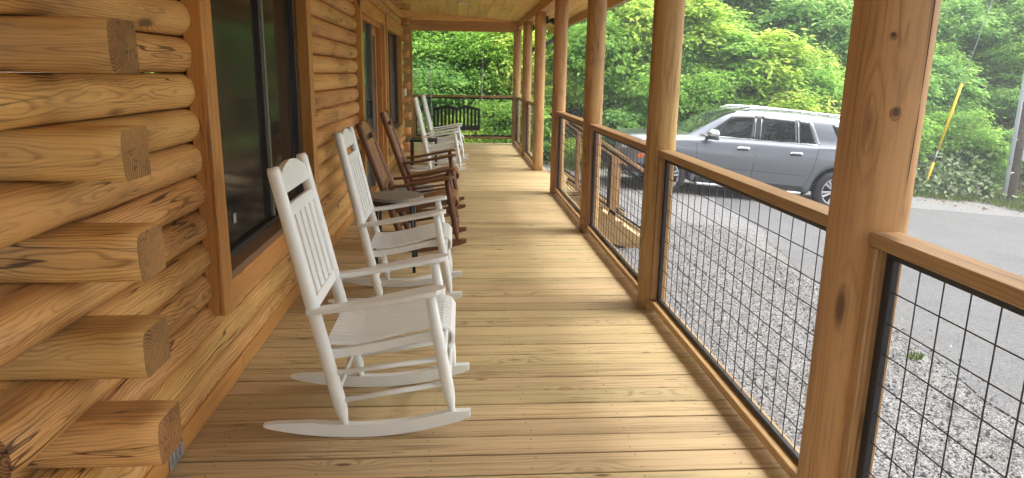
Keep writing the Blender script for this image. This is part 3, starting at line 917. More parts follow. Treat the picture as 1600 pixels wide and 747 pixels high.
    def back_board(name, outline, th=.02, mat=None):
        """outline in (y, s along post metres)"""
        bm = bmesh.new()
        A = [bm.verts.new(bb + ax * s_ + Vector((0, y_, 0)) + nrm * (th / 2)) for y_, s_ in outline]
        B = [bm.verts.new(bb + ax * s_ + Vector((0, y_, 0)) - nrm * (th / 2)) for y_, s_ in outline]
        bm.faces.new(A); bm.faces.new(list(reversed(B)))
        m_ = len(outline)
        for i in range(m_): bm.faces.new((A[i], B[i], B[(i + 1) % m_], A[(i + 1) % m_]))
        bmesh.ops.bevel(bm, geom=[e for e in bm.edges if e.verts[0] in A and e.verts[1] in A or e.verts[0] in B and e.verts[1] in B], offset=.004, segments=1, affect='EDGES')
        return link(name, bm_mesh(name, bm), mat or frame_m, t)
    hw = HY - .02
    top = []
    for i in range(21):
        u = -1 + 2 * i / 20
        if abs(u) > .80: z = Lp - .045 + (.0 if abs(u) > .92 else .004)
        else: z = Lp - .036 + .038 * math.cos(u / .80 * PI / 2) ** .7
        top.append((u * hw, z))
    back_board("crest_rail", [(-hw, Lp - .112), (hw, Lp - .112)] + top[::-1], .024, slat_m)
    back_board("back_rail", [(-hw, Lp - .205), (hw, Lp - .205), (hw, Lp - .155), (-hw, Lp - .155)], .024, slat_m)
    back_board("back_rail", [(-hw, .500), (hw, .500), (hw, .548), (-hw, .548)], .024)
    ns = 5
    for i in range(ns):
        yc = -hw + 2 * hw * (i + .5) / ns
        ww = .028
        back_board("back_slat", [(yc - ww, .545), (yc + ww, .545), (yc + ww, Lp - .20), (yc - ww, Lp - .20)], .013, slat_m)
    return t
CXC = -.425
make_chair("white painted rocking chair nearest the camera, in front of the large window", M_WHITE, None, (CXC, 2.925, 0))
make_chair("white rocking chair second from the camera, beside the round stone topped table", M_WHITE, None, (CXC - .035, 4.545, 0), .01)
make_chair("brown rocking chair directly behind the round stone topped table", M_BROWN, M_TAN, (CXC + .005, 6.02, 0), -.005, (-.415, 0, 1.065))
make_chair("brown rocking chair farther from the camera, in front of the door", M_BROWN, M_TAN, (CXC + .0, 7.63, 0), .02, (-.40, 0, 1.065))
make_chair("white rocking chair at the far end on the near side of the black side table", M_WHITE, None, (CXC + .02, 10.72, 0), .02)
make_chair("farthest white rocking chair on the far side of the black side table", M_WHITE, None, (CXC + .07, 11.95, 0), .0)

# ------------------------------------------------------------------ tables, mat, swing
tb = empty("side_table", (-.50, 5.28, 0))
tag(tb, "small round table with grey stone top and black legs between two chairs", 'table')
bm = bmesh.new()
bmesh.ops.create_cone(bm, cap_ends=True, segments=36, radius1=.215, radius2=.215, depth=.022)
bmesh.ops.bevel(bm, geom=[e for e in bm.edges if abs(e.verts[0].co.z - e.verts[1].co.z) < 1e-6], offset=.005, segments=2, affect='EDGES')
link("table_top", bm_mesh("table_top", bm), M_STONE, tb, (0, 0, .559))
bm = bmesh.new()
bmesh.ops.create_cone(bm, cap_ends=True, segments=36, radius1=.205, radius2=.205, depth=.028)
link("apron", bm_mesh("apron", bm), M_BLACK, tb, (0, 0, .533))
for a in range(4):
    q = PI / 4 + a * PI / 2
    rod("leg", (.18 * math.cos(q), .18 * math.sin(q), .52), (.20 * math.cos(q), .20 * math.sin(q), .0), .012, M_BLACK, tb)
bm = bmesh.new()
bm_tube(bm, [(.19 * math.cos(2 * PI * i / 24), .19 * math.sin(2 * PI * i / 24), .2) for i in range(25)], .006, 6, False)
link("ring_stretcher", bm_mesh("ring_stretcher", bm, True), M_BLACK, tb)
tb = empty("side_table", (-.60, 11.35, 0))
tag(tb, "low black rectangular side table between the two far white chairs", 'table')
link("table_top", box_mesh("table_top", (.42, .42, .025), .004), M_BLACKW, tb, (0, 0, .43))
for sx in (-1, 1):
    for sy in (-1, 1):
        link("leg", box_mesh("leg", (.028, .028, .417), .003), M_BLACKW, tb, (sx * .19, sy * .19, .2085))
    link("rail", box_mesh("rail", (.02, .35, .03), .003), M_BLACKW, tb, (sx * .19, 0, .39))
dm = link("door_mat", box_mesh("door_mat", (.58, 1.0, .014), .005), M_MAT, None, (-.66, 8.85, .0085))
tag(dm, "dark grey doormat lying on the deck before the door", 'doormat')

sw = empty("porch_swing", (-.10, 14.55, .36))
tag(sw, "black slatted porch swing hanging on chains by the end railing", 'swing')
WS = .475
def swing_top(u): return .435 + .040 * math.cos((abs(u) - .42) / .42 * PI / 2 * 0.9) - .0
crv = []
for i in range(33):
    u = -1 + i / 16
    z = .435 + .045 * math.exp(-((abs(u) - .42) / .28) ** 2) - .02 * max(0, abs(u) - .8) / .2
    crv.append((u * WS, z))
bm = bmesh.new()
prism(bm, [(x, z - .055) for x, z in crv] + [(x, z) for x, z in crv[::-1]], -.012, .012)
link("top_rail", bm_mesh("top_rail", bm), M_BLACKW, sw)
link("bottom_rail", box_mesh("bottom_rail", (2 * WS, .03, .065), .004), M_BLACKW, sw, (0, 0, .012))
for i in range(13):
    x = -WS + .02 + (2 * WS - .04) * i / 12
    zt = .39 + .04 * math.exp(-((abs(x / WS) - .42) / .28) ** 2)
    link("back_slat", box_mesh("back_slat", (.042, .018, zt - .04), .003), M_BLACKW, sw, (x, 0, (zt + .04) / 2))
for i in range(7):
    link("seat_slat", box_mesh("seat_slat", (2 * WS, .055, .018), .003), M_BLACKW, sw, (0, .04 + i * .068, .02 + .004 * i))
for s in (-1, 1):
    link("armrest", box_mesh("armrest", (.06, .52, .022), .004), M_BLACKW, sw, (s * (WS - .01), .26, .24))
    link("arm_post", box_mesh("arm_post", (.035, .035, .23), .003), M_BLACKW, sw, (s * (WS - .01), .48, .115))
    for (yy, zz, ytop) in ((.02, .22, .60), (.49, .05, .60)):
        bm = bmesh.new()
        a, b = Vector((s * (WS + .032), yy, zz)), Vector((s * (WS + .09), ytop, 2.0))
        n = 46
        for i in range(n):
            p = a.lerp(b, i / n); q = a.lerp(b, (i + 1.25) / n)
            off = Vector((.006, 0, 0)) if i % 2 else Vector((0, .006, 0))
            bm_tube(bm, [p - off, p + off, q + off, q - off, p - off], .0022, 4, False)
        link("chain", bm_mesh("chain", bm), M_STEEL, sw)

# ------------------------------------------------------------------ the parked car (large SUV, front towards -X)
def car_paint():
    m, n, l, p = new_mat("car_paint")
    p.inputs["Base Color"].default_value = (0.205, 0.218, 0.24, 1)
    p.inputs["Metallic"].default_value = 0.8
    p.inputs["Roughness"].default_value = 0.32
    p.inputs["Coat Weight"].default_value = 0.8
    p.inputs["Coat Roughness"].default_value = 0.06
    tc = n.new("ShaderNodeTexCoord"); nz = n.new("ShaderNodeTexNoise"); nz.inputs["Scale"].default_value = 3.0; nz.inputs["Detail"].default_value = 6
    l.new(tc.outputs["Object"], nz.inputs["Vector"])
    mr = n.new("ShaderNodeMapRange"); mr.inputs["To Min"].default_value = 0.27; mr.inputs["To Max"].default_value = 0.38
    l.new(nz.outputs["Fac"], mr.inputs["Value"]); l.new(mr.outputs[0], p.inputs["Roughness"])
    return m
M_PAINT = car_paint()
M_CGLASS = plain("car_glass", (0.012, 0.016, 0.016), 0.03, var=0.1, spec=0.5)
M_CGLASSF = plain("car_windscreen", (0.03, 0.045, 0.035), 0.04, var=0.1, spec=0.8)
M_CHROME = plain("chrome", (0.75, 0.76, 0.77), 0.15, metal=1.0, var=0.02)
M_TYRE = plain("tyre_rubber", (0.022, 0.022, 0.023), 0.8, var=0.2, bump=0.2)
M_RIM = plain("wheel_alloy", (0.60, 0.61, 0.62), 0.28, metal=0.8, var=0.03)
M_CBLACK = plain("car_black_trim", (0.018, 0.018, 0.02), 0.55, var=0.1)
M_AMBER = plain("amber_lens", (0.75, 0.16, 0.03), 0.2, var=0.05)
M_LAMP = plain("lamp_lens", (0.55, 0.57, 0.6), 0.12, metal=0.3, var=0.1, scale=60)
M_REDL = plain("red_lens", (0.35, 0.012, 0.012), 0.2, var=0.05)

car = empty("parked_car", (3.06, 14.75, gz(3.0) - .03))
tag(car, "large grey metallic sport utility car parked side-on below the hillside", 'car')
CL, WB0, WB1, WR = 5.60, 1.02, 4.50, 0.405
def lerp(a, b, t): return a + (b - a) * t
def interp(x, tab):
    xs_ = [t[0] for t in tab]; return float(np.interp(x, xs_, [t[1] for t in tab]))
TOPT = [(0, .98), (.05, 1.06), (.15, 1.12), (.4, 1.165), (.9, 1.205), (1.3, 1.245), (1.42, 1.26), (1.62, 1.40), (1.9, 1.60), (2.15, 1.755), (2.35, 1.815), (2.65, 1.86), (3.1, 1.875), (3.6, 1.88), (4.3, 1.87), (4.9, 1.845), (5.25, 1.815), (5.42, 1.76), (5.5, 1.5), (5.55, 1.2), (5.58, 1.0), (5.60, .9)]
BELT = [(0, .80), (.15, .96), (.5, 1.06), (1.2, 1.13), (1.6, 1.17), (2.4, 1.21), (3.6, 1.24), (4.6, 1.26), (5.4, 1.26), (5.5, 1.18), (5.6, .85)]
WID = [(0, .70), (.06, .80), (.18, .90), (.40, .965), (.8, 1.0), (1.5, 1.0), (4.4, 1.0), (5.0, .99), (5.35, .95), (5.5, .88), (5.6, .80)]
def zlow(x):
    z = interp(x, [(0, .42), (.12, .34), (.5, .30), (1.6, .32), (3.9, .33), (5.2, .38), (5.6, .46)])
    for c in (WB0, WB1):
        d = abs(x - c)
        if d < .52: z = max(z, .38 + math.sqrt(max(0, .50 ** 2 - min(d, .50) ** 2)))
    return z
def station(x):
    w, zt, zb, zl = interp(x, WID), interp(x, TOPT), interp(x, BELT), zlow(x)
    zb = min(zb, zt - .05)
    cab = max(0.0, min(1.0, (zt - zb - .1) / .5))        # 0 = hood, 1 = cabin
    pts = [(0, zl), (.72 * w, zl), (.955 * w, zl)]
    def side(z):
        return w * interp(z, [(.28, .955), (.45, .975), (.62, .985), (.80, 1.0), (.95, 1.005), (1.05, .992), (1.14, .968), (1.24, .940)])
    zs = [lerp(zl, zb, t) for t in (.08, .25, .45, .65, .82, .94, 1.0)]
    pts += [(side(z) if z > .3 else .955 * w, z) for z in zs]
    yb = pts[-1][0] - .012
    pts.append((yb, zb + .012))
    ytop = lerp(yb * .93, .80 * w, cab)
    for t in (.3, .6, .85):
        pts.append((lerp(yb, ytop, t ** 1.15), lerp(zb + .012, zt - lerp(.035, .10, cab), t)))
    pts += [(ytop * .965, zt - lerp(.022, .05, cab)), (ytop * .90, zt - lerp(.012, .022, cab)), (ytop * .55, zt - .004), (0, zt)]
    return pts
xs_c = sorted(set([0, .02, .05, .1, .16, .24, .34, .45] + [round(.5 + .045 * i, 4) for i in range(25)] + [1.6, 1.72, 1.85, 2.0, 2.12, 2.25, 2.36, 2.45, 2.55, 2.7, 2.9, 3.1, 3.3, 3.5, 3.7, 3.85, 3.93] + [round(3.98 + .045 * i, 4) for i in range(25)] + [5.12, 5.2, 5.3, 5.38, 5.43, 5.47, 5.5, 5.53, 5.56, 5.58, 5.60]))
STN = {x: station(x) for x in xs_c}
def side_y(x, z):
    """half width of the body side at (x, z)"""
    p = station(x)
    q = [(b, a) for a, b in p[2:15]]
    return interp(z, sorted(q))
bm = bmesh.new()
prev = None
for x in xs_c:
    p = STN[x]
    full = [(-y_, z_) for y_, z_ in p] + [(y_, z_) for y_, z_ in p[-2:0:-1]]
    ring = [bm.verts.new((x, y_, z_)) for y_, z_ in full]
    if prev:
        m_ = len(ring)
        for j in range(m_): bm.faces.new((prev[j], prev[(j + 1) % m_], ring[(j + 1) % m_], ring[j]))
    else: bm.faces.new(ring)
    prev = ring
bm.faces.new(prev)
body = link("car_body", bm_mesh("car_body", bm, True), M_PAINT, car)
bm = bmesh.new()     # dark wheel wells and underside
bm_box(bm, (2.75, 0, .52), (5.0, 1.72, .34), 0.0)
link("underbody", bm_mesh("underbody", bm), M_CBLACK, car)

def side_panel(name, poly, mat, off=.004, parent=None, sgn=-1, th=.006, n=10):
    """thin panel following the body side; poly = (x, z) outline given as lower edge then upper edge polylines"""
    lo, hi = poly
    bm = bmesh.new()
    rows = []
    m_ = max(n, 2)
    for i in range(m_ + 1):
        t = i / m_
        row = []
        for j in range(m_ + 1):
            u = j / m_
            def at(pl, u):
                seg = [0]
                for a, b in zip(pl, pl[1:]): seg.append(seg[-1] + math.hypot(b[0] - a[0], b[1] - a[1]))
                s = u * seg[-1]
                for k_ in range(len(pl) - 1):
                    if s <= seg[k_ + 1] + 1e-9:
                        f = (s - seg[k_]) / max(1e-9, seg[k_ + 1] - seg[k_])
                        return lerp(pl[k_][0], pl[k_ + 1][0], f), lerp(pl[k_][1], pl[k_ + 1][1], f)
                return pl[-1]
            a, b = at(lo, u), at(hi, u)
            xx, zz = lerp(a[0], b[0], t), lerp(a[1], b[1], t)
            row.append((bm.verts.new((xx, sgn * (side_y(xx, zz) + off), zz))))
        rows.append(row)
    for A, B in zip(rows, rows[1:]):
        for k_ in range(m_): bm.faces.new((A[k_], A[k_ + 1], B[k_ + 1], B[k_]))
    g = bmesh.ops.extrude_face_region(bm, geom=list(bm.faces))
    for v in [e for e in g['geom'] if isinstance(e, bmesh.types.BMVert)]: v.co.y -= sgn * th
    return link(name, bm_mesh(name, bm, True), mat, parent or car)
for sg in (-1, 1):
    # side glass
    side_panel("side_window", ([(1.690, 1.255), (2.710, 1.280)], [(2.230, 1.685), (2.410, 1.720), (2.710, 1.740)]), M_CGLASS, sgn=sg)
    side_panel("side_window", ([(2.830, 1.283), (3.610, 1.300)], [(2.830, 1.743), (3.550, 1.740)]), M_CGLASS, sgn=sg)
    side_panel("side_window", ([(3.640, 1.301), (3.970, 1.310)], [(3.590, 1.740), (3.790, 1.730)]), M_CGLASS, sgn=sg)
    side_panel("side_window", ([(4.470, 1.320), (5.070, 1.330)], [(4.270, 1.710), (5.010, 1.695)]), M_CGLASS, sgn=sg)
    side_panel("pillar_cover", ([(2.715, 1.277), (2.825, 1.281)], [(2.715, 1.740), (2.825, 1.743)]), M_CBLACK, sgn=sg, off=.003)
    # chrome surround
    side_panel("window_trim", ([(1.610, 1.28), (4.050, 1.283)], [(1.640, 1.247), (4.020, 1.303)]), M_CHROME, sgn=sg, off=.007, n=14)
    side_panel("window_trim", ([(4.010, 1.290), (4.060, 1.283)], [(3.800, 1.740), (3.850, 1.750)]), M_CHROME, sgn=sg, off=.007)
    for xa in (2.705, 2.825, 3.61):
        side_panel("window_divider", ([(xa, 1.28), (xa + .012, 1.28)], [(xa - (.04 if xa > 3.5 else 0), 1.69), (xa + .012 - (.04 if xa > 3.5 else 0), 1.69)]), M_STEEL, sgn=sg, off=.006, n=4)
    # door seams
    for a, b in (((1.62, .40), (1.56, 1.15)), ((2.74, .40), (2.765, 1.23)), ((3.95, .74), (4.04, 1.25)), ((3.85, .44), (3.95, .74))):
        side_panel("door_seam", ([a, (a[0] + .010, a[1])], [b, (b[0] + .010, b[1])]), M_CBLACK, sgn=sg, off=.0015, n=6)
    side_panel("door_seam", ([(1.73, .66), (3.88, .66)], [(1.73, .668), (3.88, .668)]), M_CBLACK, sgn=sg, off=.0015, n=8)
    side_panel("sill_cladding", ([(1.60, .335), (3.86, .345)], [(1.62, .44), (3.86, .45)]), M_CBLACK, sgn=sg, off=.006)
    for xh in (2.50, 3.58):
        o = side_panel("door_handle", ([(xh - .13, 1.075), (xh + .13, 1.085)], [(xh - .12, 1.11), (xh + .12, 1.12)]), M_CHROME, sgn=sg, off=.035, n=6, th=.022)
        side_panel("handle_recess", ([(xh - .11, 1.04), (xh + .12, 1.05)], [(xh - .12, 1.073), (xh + .12, 1.083)]), M_CBLACK, sgn=sg, off=.003, n=6)
    # mirror
    bm = bmesh.new()
    bm_tube(bm, [(1.77, sg * .93, 1.235), (1.77, sg * 1.06, 1.245)], .035, 8)
    link("mirror_arm", bm_mesh("mirror_arm", bm), M_CBLACK, car)
    bm = bmesh.new(); bm_box(bm, (1.82, sg * 1.13, 1.325), (.23, .20, .155), .05)
    link("wing_mirror", bm_mesh("wing_mirror", bm, True), M_CHROME, car)
    bm = bmesh.new(); bm_box(bm, (1.82, sg * 1.13, 1.235), (.20, .18, .05), .015)
    link("mirror_base", bm_mesh("mirror_base", bm, True), M_CBLACK, car)
    # roof rail
    tube("roof_rail", [(2.45, sg * .715, 1.81), (2.62, sg * .73, 1.875), (3.2, sg * .735, 1.905), (4.4, sg * .73, 1.90), (5.05, sg * .72, 1.865), (5.25, sg * .71, 1.825)], .022, M_CHROME, car, 8)
    # running board
    link("running_board", box_mesh("running_board", (2.15, .16, .05), .012), M_STEEL, car, (2.72, sg * .98, .31))
    # headlight, amber marker, tail lamp
    side_panel("headlight", ([(.09, .86), (.52, .93)], [(.10, 1.0), (.50, 1.035)]), M_LAMP, sgn=sg, off=.006)
    side_panel("marker_lamp", ([(.42, .70), (.53, .71)], [(.42, .775), (.55, .80)]), M_AMBER, sgn=sg, off=.006)
    side_panel("bumper_cladding", ([(.06, .44), (.50, .40)], [(.06, .62), (.56, .60)]), M_CBLACK, sgn=sg, off=.005)
    side_panel("tail_lamp", ([(5.40, .95), (5.50, .95)], [(5.38, 1.22), (5.47, 1.22)]), M_REDL, sgn=sg, off=.006)
    # wheel arch mouldings
    for c in (WB0, WB1):
        bm = bmesh.new()
        prevr = None
        for i in range(25):
            a = PI * (-.02 + 1.04 * i / 24)
            row = []
            for rr in (.495, .57):
                xx, zz = c + rr * math.cos(a), .38 + rr * math.sin(a) if math.sin(a) > 0 else .38
                yy = side_y(min(max(xx, .02), 5.58), max(zz, .34))
                row.append(bm.verts.new((xx, sg * (yy + (.012 if rr < .5 else .003)), zz)))
            row.append(bm.verts.new((row[0].co.x, sg * (abs(row[0].co.y) - .06), row[0].co.z)))
            if prevr:
                for k_ in (0,): bm.faces.new((prevr[0], prevr[1], row[1], row[0]))
                bm.faces.new((prevr[0], prevr[2], row[2], row[0]))
            prevr = row
        link("arch_moulding", bm_mesh("arch_moulding", bm, True), M_PAINT, car)
# windscreen and grille
bm = bmesh.new(); rows = []
for x in np.linspace(1.46, 2.32, 9):
    p = station(float(x)); zt = p[-1][1]; yt = p[-4][0] * .97
    rows.append([bm.verts.new((float(x) - .004, yt * u, zt + .008 - .03 * abs(u) ** 3)) for u in np.linspace(-1, 1, 9)])
for A, B in zip(rows, rows[1:]):
    for k_ in range(8): bm.faces.new((A[k_], A[k_ + 1], B[k_ + 1], B[k_]))
link("windscreen", bm_mesh("windscreen", bm, True), M_CGLASSF, car)
bm = bmesh.new()
bm_box(bm, (0.0, 0, .80), (.03, 1.25, .36), .01)
link("grille", bm_mesh("grille", bm), M_CBLACK, car)
for zz in (.66, .74, .82, .90, .97):
    link("grille_bar", box_mesh("grille_bar", (.03, 1.22, .02), .004), M_CHROME, car, (-.012, 0, zz))
bm = bmesh.new(); bm_box(bm, (.04, 0, .48), (.16, 1.5, .2), .04)
link("bumper", bm_mesh("bumper", bm), M_CBLACK, car)
# rear window
bm = bmesh.new()
vs = [bm.verts.new(v) for v in ((5.44, -.62, 1.76), (5.44, .62, 1.76), (5.545, .72, 1.25), (5.545, -.72, 1.25))]
bm.faces.new(vs); link("rear_window", bm_mesh("rear_window", bm), M_CGLASS, car)
for c in (WB0, WB1):
    for sg in (-1, 1):
        w_ = empty("wheel", (c, sg * .90, WR), 0, car)
        bm = bmesh.new()
        prof = [(.275, -.12), (.29, -.135), (.34, -.14), (.385, -.125), (.402, -.09), (.405, 0), (.402, .09), (.385, .125), (.34, .14), (.29, .135), (.275, .12)]
        N_ = 40; rows = []
        for i in range(N_):
            a = 2 * PI * i / N_
            rows.append([bm.verts.new((r_ * math.cos(a), y_, r_ * math.sin(a))) for r_, y_ in prof])
        for i in range(N_):
            A, B = rows[i], rows[(i + 1) % N_]
            for k_ in range(len(prof) - 1): bm.faces.new((A[k_], A[k_ + 1], B[k_ + 1], B[k_]))
        link("tyre", bm_mesh("tyre", bm, True), M_TYRE, w_)
        bm = bmesh.new()
        prof = [(.276, .11), (.272, -.118), (.280, -.130), (.262, -.128), (.250, -.10), (.245, .05), (0.0, .06)]
        rows = []
        for i in range(N_):
            a = 2 * PI * i / N_
            rows.append([bm.verts.new((r_ * math.cos(a), -sg * -1 * y_ * (1 if sg < 0 else 1) if False else (y_ if sg < 0 else -y_), r_ * math.sin(a))) for r_, y_ in prof[:-1]])
        for i in range(N_):
            A, B = rows[i], rows[(i + 1) % N_]
            for k_ in range(len(prof) - 2): bm.faces.new((A[k_], A[k_ + 1], B[k_ + 1], B[k_]))
        link("rim", bm_mesh("rim", bm, True), M_RIM, w_)
        bm = bmesh.new()
        bm_tube(bm, [(0, sg * -.02, 0), (0, sg * -.03, 0)], .25, 24)
        link("brake_disc", bm_mesh("brake_disc", bm), M_CBLACK, w_)
        bm = bmesh.new()
        for i in range(6):
            for da in (-.17, .17):
                a = 2 * PI * i / 6 + .3
                a0, a1 = a + da * .8, a + da
                p0 = Vector((.05 * math.cos(a0), sg * .10, .05 * math.sin(a0))); p1 = Vector((.262 * math.cos(a1), sg * .118, .262 * math.sin(a1)))
                bm_tube(bm, [p0, p1], [.020, .026], 6, True, .8)
        bm_tube(bm, [(0, sg * .085, 0), (0, sg * .125, 0)], [.075, .06], 16)
        link("spokes", bm_mesh("spokes", bm), M_RIM, w_)
car.rotation_euler = (0, math.atan(0.086), -0.05)

# ------------------------------------------------------------------ vegetation
def leaf_mat(name, stops, trans=0.4):
    m, n, l, p = new_mat(name)
    at = n.new("ShaderNodeAttribute"); at.attribute_name = "leafvar"
    oi = n.new("ShaderNodeObjectInfo")
    mu = n.new("ShaderNodeMath"); mu.operation = 'MULTIPLY_ADD'; mu.inputs[1].default_value = 0.40; mu.inputs[2].default_value = -0.20
    l.new(oi.outputs["Random"], mu.inputs[0])
    ad = n.new("ShaderNodeMath"); ad.operation = 'ADD'; ad.use_clamp = True
    l.new(at.outputs["Fac"], ad.inputs[0]); l.new(mu.outputs[0], ad.inputs[1])
    r = n.new("ShaderNodeValToRGB"); e = r.color_ramp.elements
    e[0].position, e[0].color = stops[0][0], stops[0][1] + (1,)
    e[1].position, e[1].color = stops[-1][0], stops[-1][1] + (1,)
    for pos, c in stops[1:-1]:
        k_ = e.new(pos); k_.color = c + (1,)
    l.new(ad.outputs[0], r.inputs[0])
    l.new(r.outputs[0], p.inputs["Base Color"])
    p.inputs["Roughness"].default_value = 0.55
    p.inputs["Specular IOR Level"].default_value = 0.3
    tr = n.new("ShaderNodeBsdfTranslucent")
    hs_ = n.new("ShaderNodeHueSaturation"); hs_.inputs["Value"].default_value = 1.25; hs_.inputs["Hue"].default_value = 0.485
    l.new(r.outputs[0], hs_.inputs["Color"]); l.new(hs_.outputs[0], tr.inputs["Color"])
    mx = n.new("ShaderNodeMixShader"); mx.inputs[0].default_value = trans
    l.new(p.outputs[0], mx.inputs[1]); l.new(tr.outputs[0], mx.inputs[2])
    l.new(mx.outputs[0], n["Material Output"].inputs["Surface"])
    return m
M_LEAF = leaf_mat("broad_leaves", [(0.0, (0.14, 0.28, 0.05)), (0.45, (0.25, 0.47, 0.08)), (0.8, (0.37, 0.60, 0.12)), (1.0, (0.52, 0.68, 0.18))], .55)
M_LEAFY = leaf_mat("yellow_green_leaves", [(0.0, (0.20, 0.34, 0.05)), (0.45, (0.38, 0.56, 0.09)), (0.8, (0.52, 0.67, 0.14)), (1.0, (0.66, 0.65, 0.20))], .55)
M_LEAFD = leaf_mat("deep_green_leaves", [(0.0, (0.10, 0.23, 0.06)), (0.45, (0.20, 0.41, 0.10)), (0.8, (0.31, 0.54, 0.14)), (1.0, (0.44, 0.61, 0.19))], .55)
M_LEAFW = leaf_mat('dark_wood_leaves', [(0.0, (0.012, 0.025, 0.008)), (1.0, (0.045, 0.08, 0.02))], .3)
M_PALE = leaf_mat("wilted_leaves", [(0.0, (0.10, 0.17, 0.05)), (0.5, (0.24, 0.33, 0.15)), (1.0, (0.48, 0.52, 0.38))], 0.3)
M_GRASS = leaf_mat("grass_blades", [(0.0, (0.06, 0.10, 0.02)), (0.6, (0.14, 0.20, 0.04)), (1.0, (0.30, 0.30, 0.10))], 0.3)
M_DEADL = leaf_mat("dead_leaves", [(0.0, (0.09, 0.05, 0.025)), (0.6, (0.22, 0.13, 0.07)), (1.0, (0.40, 0.30, 0.18))], 0.1)
M_BARK = plain("bark", (0.13, 0.10, 0.075), 0.9, var=0.3, scale=12, bump=0.5)

def leaves_mesh(name, pos, nrm, tang, length, width, var):
    """folded pointed leaves: 6 verts, 2 quads each"""
    n = len(pos)
    side = np.cross(nrm, tang); side /= np.linalg.norm(side, axis=1, keepdims=True) + 1e-9
    L, Wd = length[:, None], width[:, None]
    b = pos; tip = pos + tang * L - nrm * L * 0.12
    m1, m2 = pos + tang * L * 0.35, pos + tang * L * 0.72 - nrm * L * .03
    V = np.stack([b, m1 + side * Wd * .5 + nrm * Wd * .12, m2 + side * Wd * .36 + nrm * Wd * .08, tip, m2 - side * Wd * .36 + nrm * Wd * .08, m1 - side * Wd * .5 + nrm * Wd * .12], 1).reshape(-1, 3)
    i = np.arange(n)[:, None] * 6
    F = np.concatenate([i + np.array([[0, 1, 2, 3]]), i + np.array([[0, 3, 4, 5]])], 1).reshape(-1, 4)
    me = mesh_np(name, V, F, False)
    a = me.attributes.new("leafvar", 'FLOAT', 'FACE')
    vv = np.repeat(var, 2).astype(np.float32)
    if len(a.data) == len(vv): a.data.foreach_set("value", vv)
    return me

def rnd_unit(n):
    v = rng.normal(size=(n, 3)); return v / np.linalg.norm(v, axis=1, keepdims=True)
def crown_mesh(name, rx, rz, nclump, per, lsize, base=0.25, seed=0):
    d = rnd_unit(nclump)
    rad = rng.uniform(.35, 1.0, nclump) ** .55
    c = d * rad[:, None] * np.array([rx, rx, rz / 2]) + np.array([0, 0, base + rz / 2])
    c[:, 2] = np.maximum(c[:, 2], .12)
    cs = rng.uniform(.5, 1.3, nclump) * .20 * (rx ** .5)
    cv = np.clip(rng.normal(.45, .2, nclump) , 0, 1)
    k_ = np.repeat(np.arange(nclump), per)
    n = len(k_)
    off = rng.normal(size=(n, 3)) * cs[k_][:, None] * np.array([1, 1, .45])
    pos = c[k_] + off
    out = pos - np.array([0, 0, base + rz * .35]); out /= np.linalg.norm(out, axis=1, keepdims=True) + 1e-9
    nr = np.array([0, 0, 1.0]) * .9 + out * .45 + rng.normal(size=(n, 3)) * .38
    nr /= np.linalg.norm(nr, axis=1, keepdims=True)
    tg = out * np.array([1, 1, .3]) + rng.normal(size=(n, 3)) * .6 - np.array([0, 0, .25])
    tg -= nr * (tg * nr).sum(1, keepdims=True); tg /= np.linalg.norm(tg, axis=1, keepdims=True) + 1e-9
    ln = lsize * rng.uniform(.6, 1.3, n)
    var = np.clip(cv[k_] + rng.normal(0, .13, n), 0, 1)
    return leaves_mesh(name, pos, nr, tg, ln, ln * rng.uniform(.45, .62, n), var), c
def stems_mesh(name, c, rx, rz):
    bm = bmesh.new()
    idx = rng.choice(len(c), 9, replace=False)
    for t in idx:
        tip = Vector(c[t]); b = Vector((rng.normal() * .05, rng.normal() * .05, -.25))
        mid = b.lerp(tip, .5) + Vector((rng.normal() * .08, rng.normal() * .08, .10))
        q = b.lerp(mid, .5) + Vector((0, 0, .05))
        bm_tube(bm, [b, q, mid, tip], [.026, .020, .014, .005], 5)
    return bm_mesh(name, bm, True)
CROWNS = []
for i in range(8):
    rx = [1.0, 1.15, .85, 1.0, 1.3, .9, 1.1, .7][i]; rz = [1.7, 1.5, 1.9, 2.3, 1.8, 1.4, 2.2, 2.6][i]
    me, c = crown_mesh("crown", rx, rz, [120, 130, 110, 150, 150, 100, 150, 120][i], 62, [.125, .10, .14, .115, .13, .10, .12, .14][i], .15)
    me.materials.append(M_LEAF)
    s = stems_mesh("stem", c, rx, rz); s.materials.append(M_BARK)
    CROWNS.append((me, s, rx))
DIRT = [(13.95, 18.75, .55, 0.5), (14.5, 19.8, .6, .8), (15.5, 21.1, .6, .8)]
def in_dirt(x, y):
    return any(((x - a) / rx_) ** 2 + ((y - b) / ry_) ** 2 < 1 for a, b, rx_, ry_ in DIRT)
shrub_labels = ["bright green leafy shrub on the slope", "dense leafy shrub growing on the hillside"]
ns = 0
yy = 17.9
row = 0
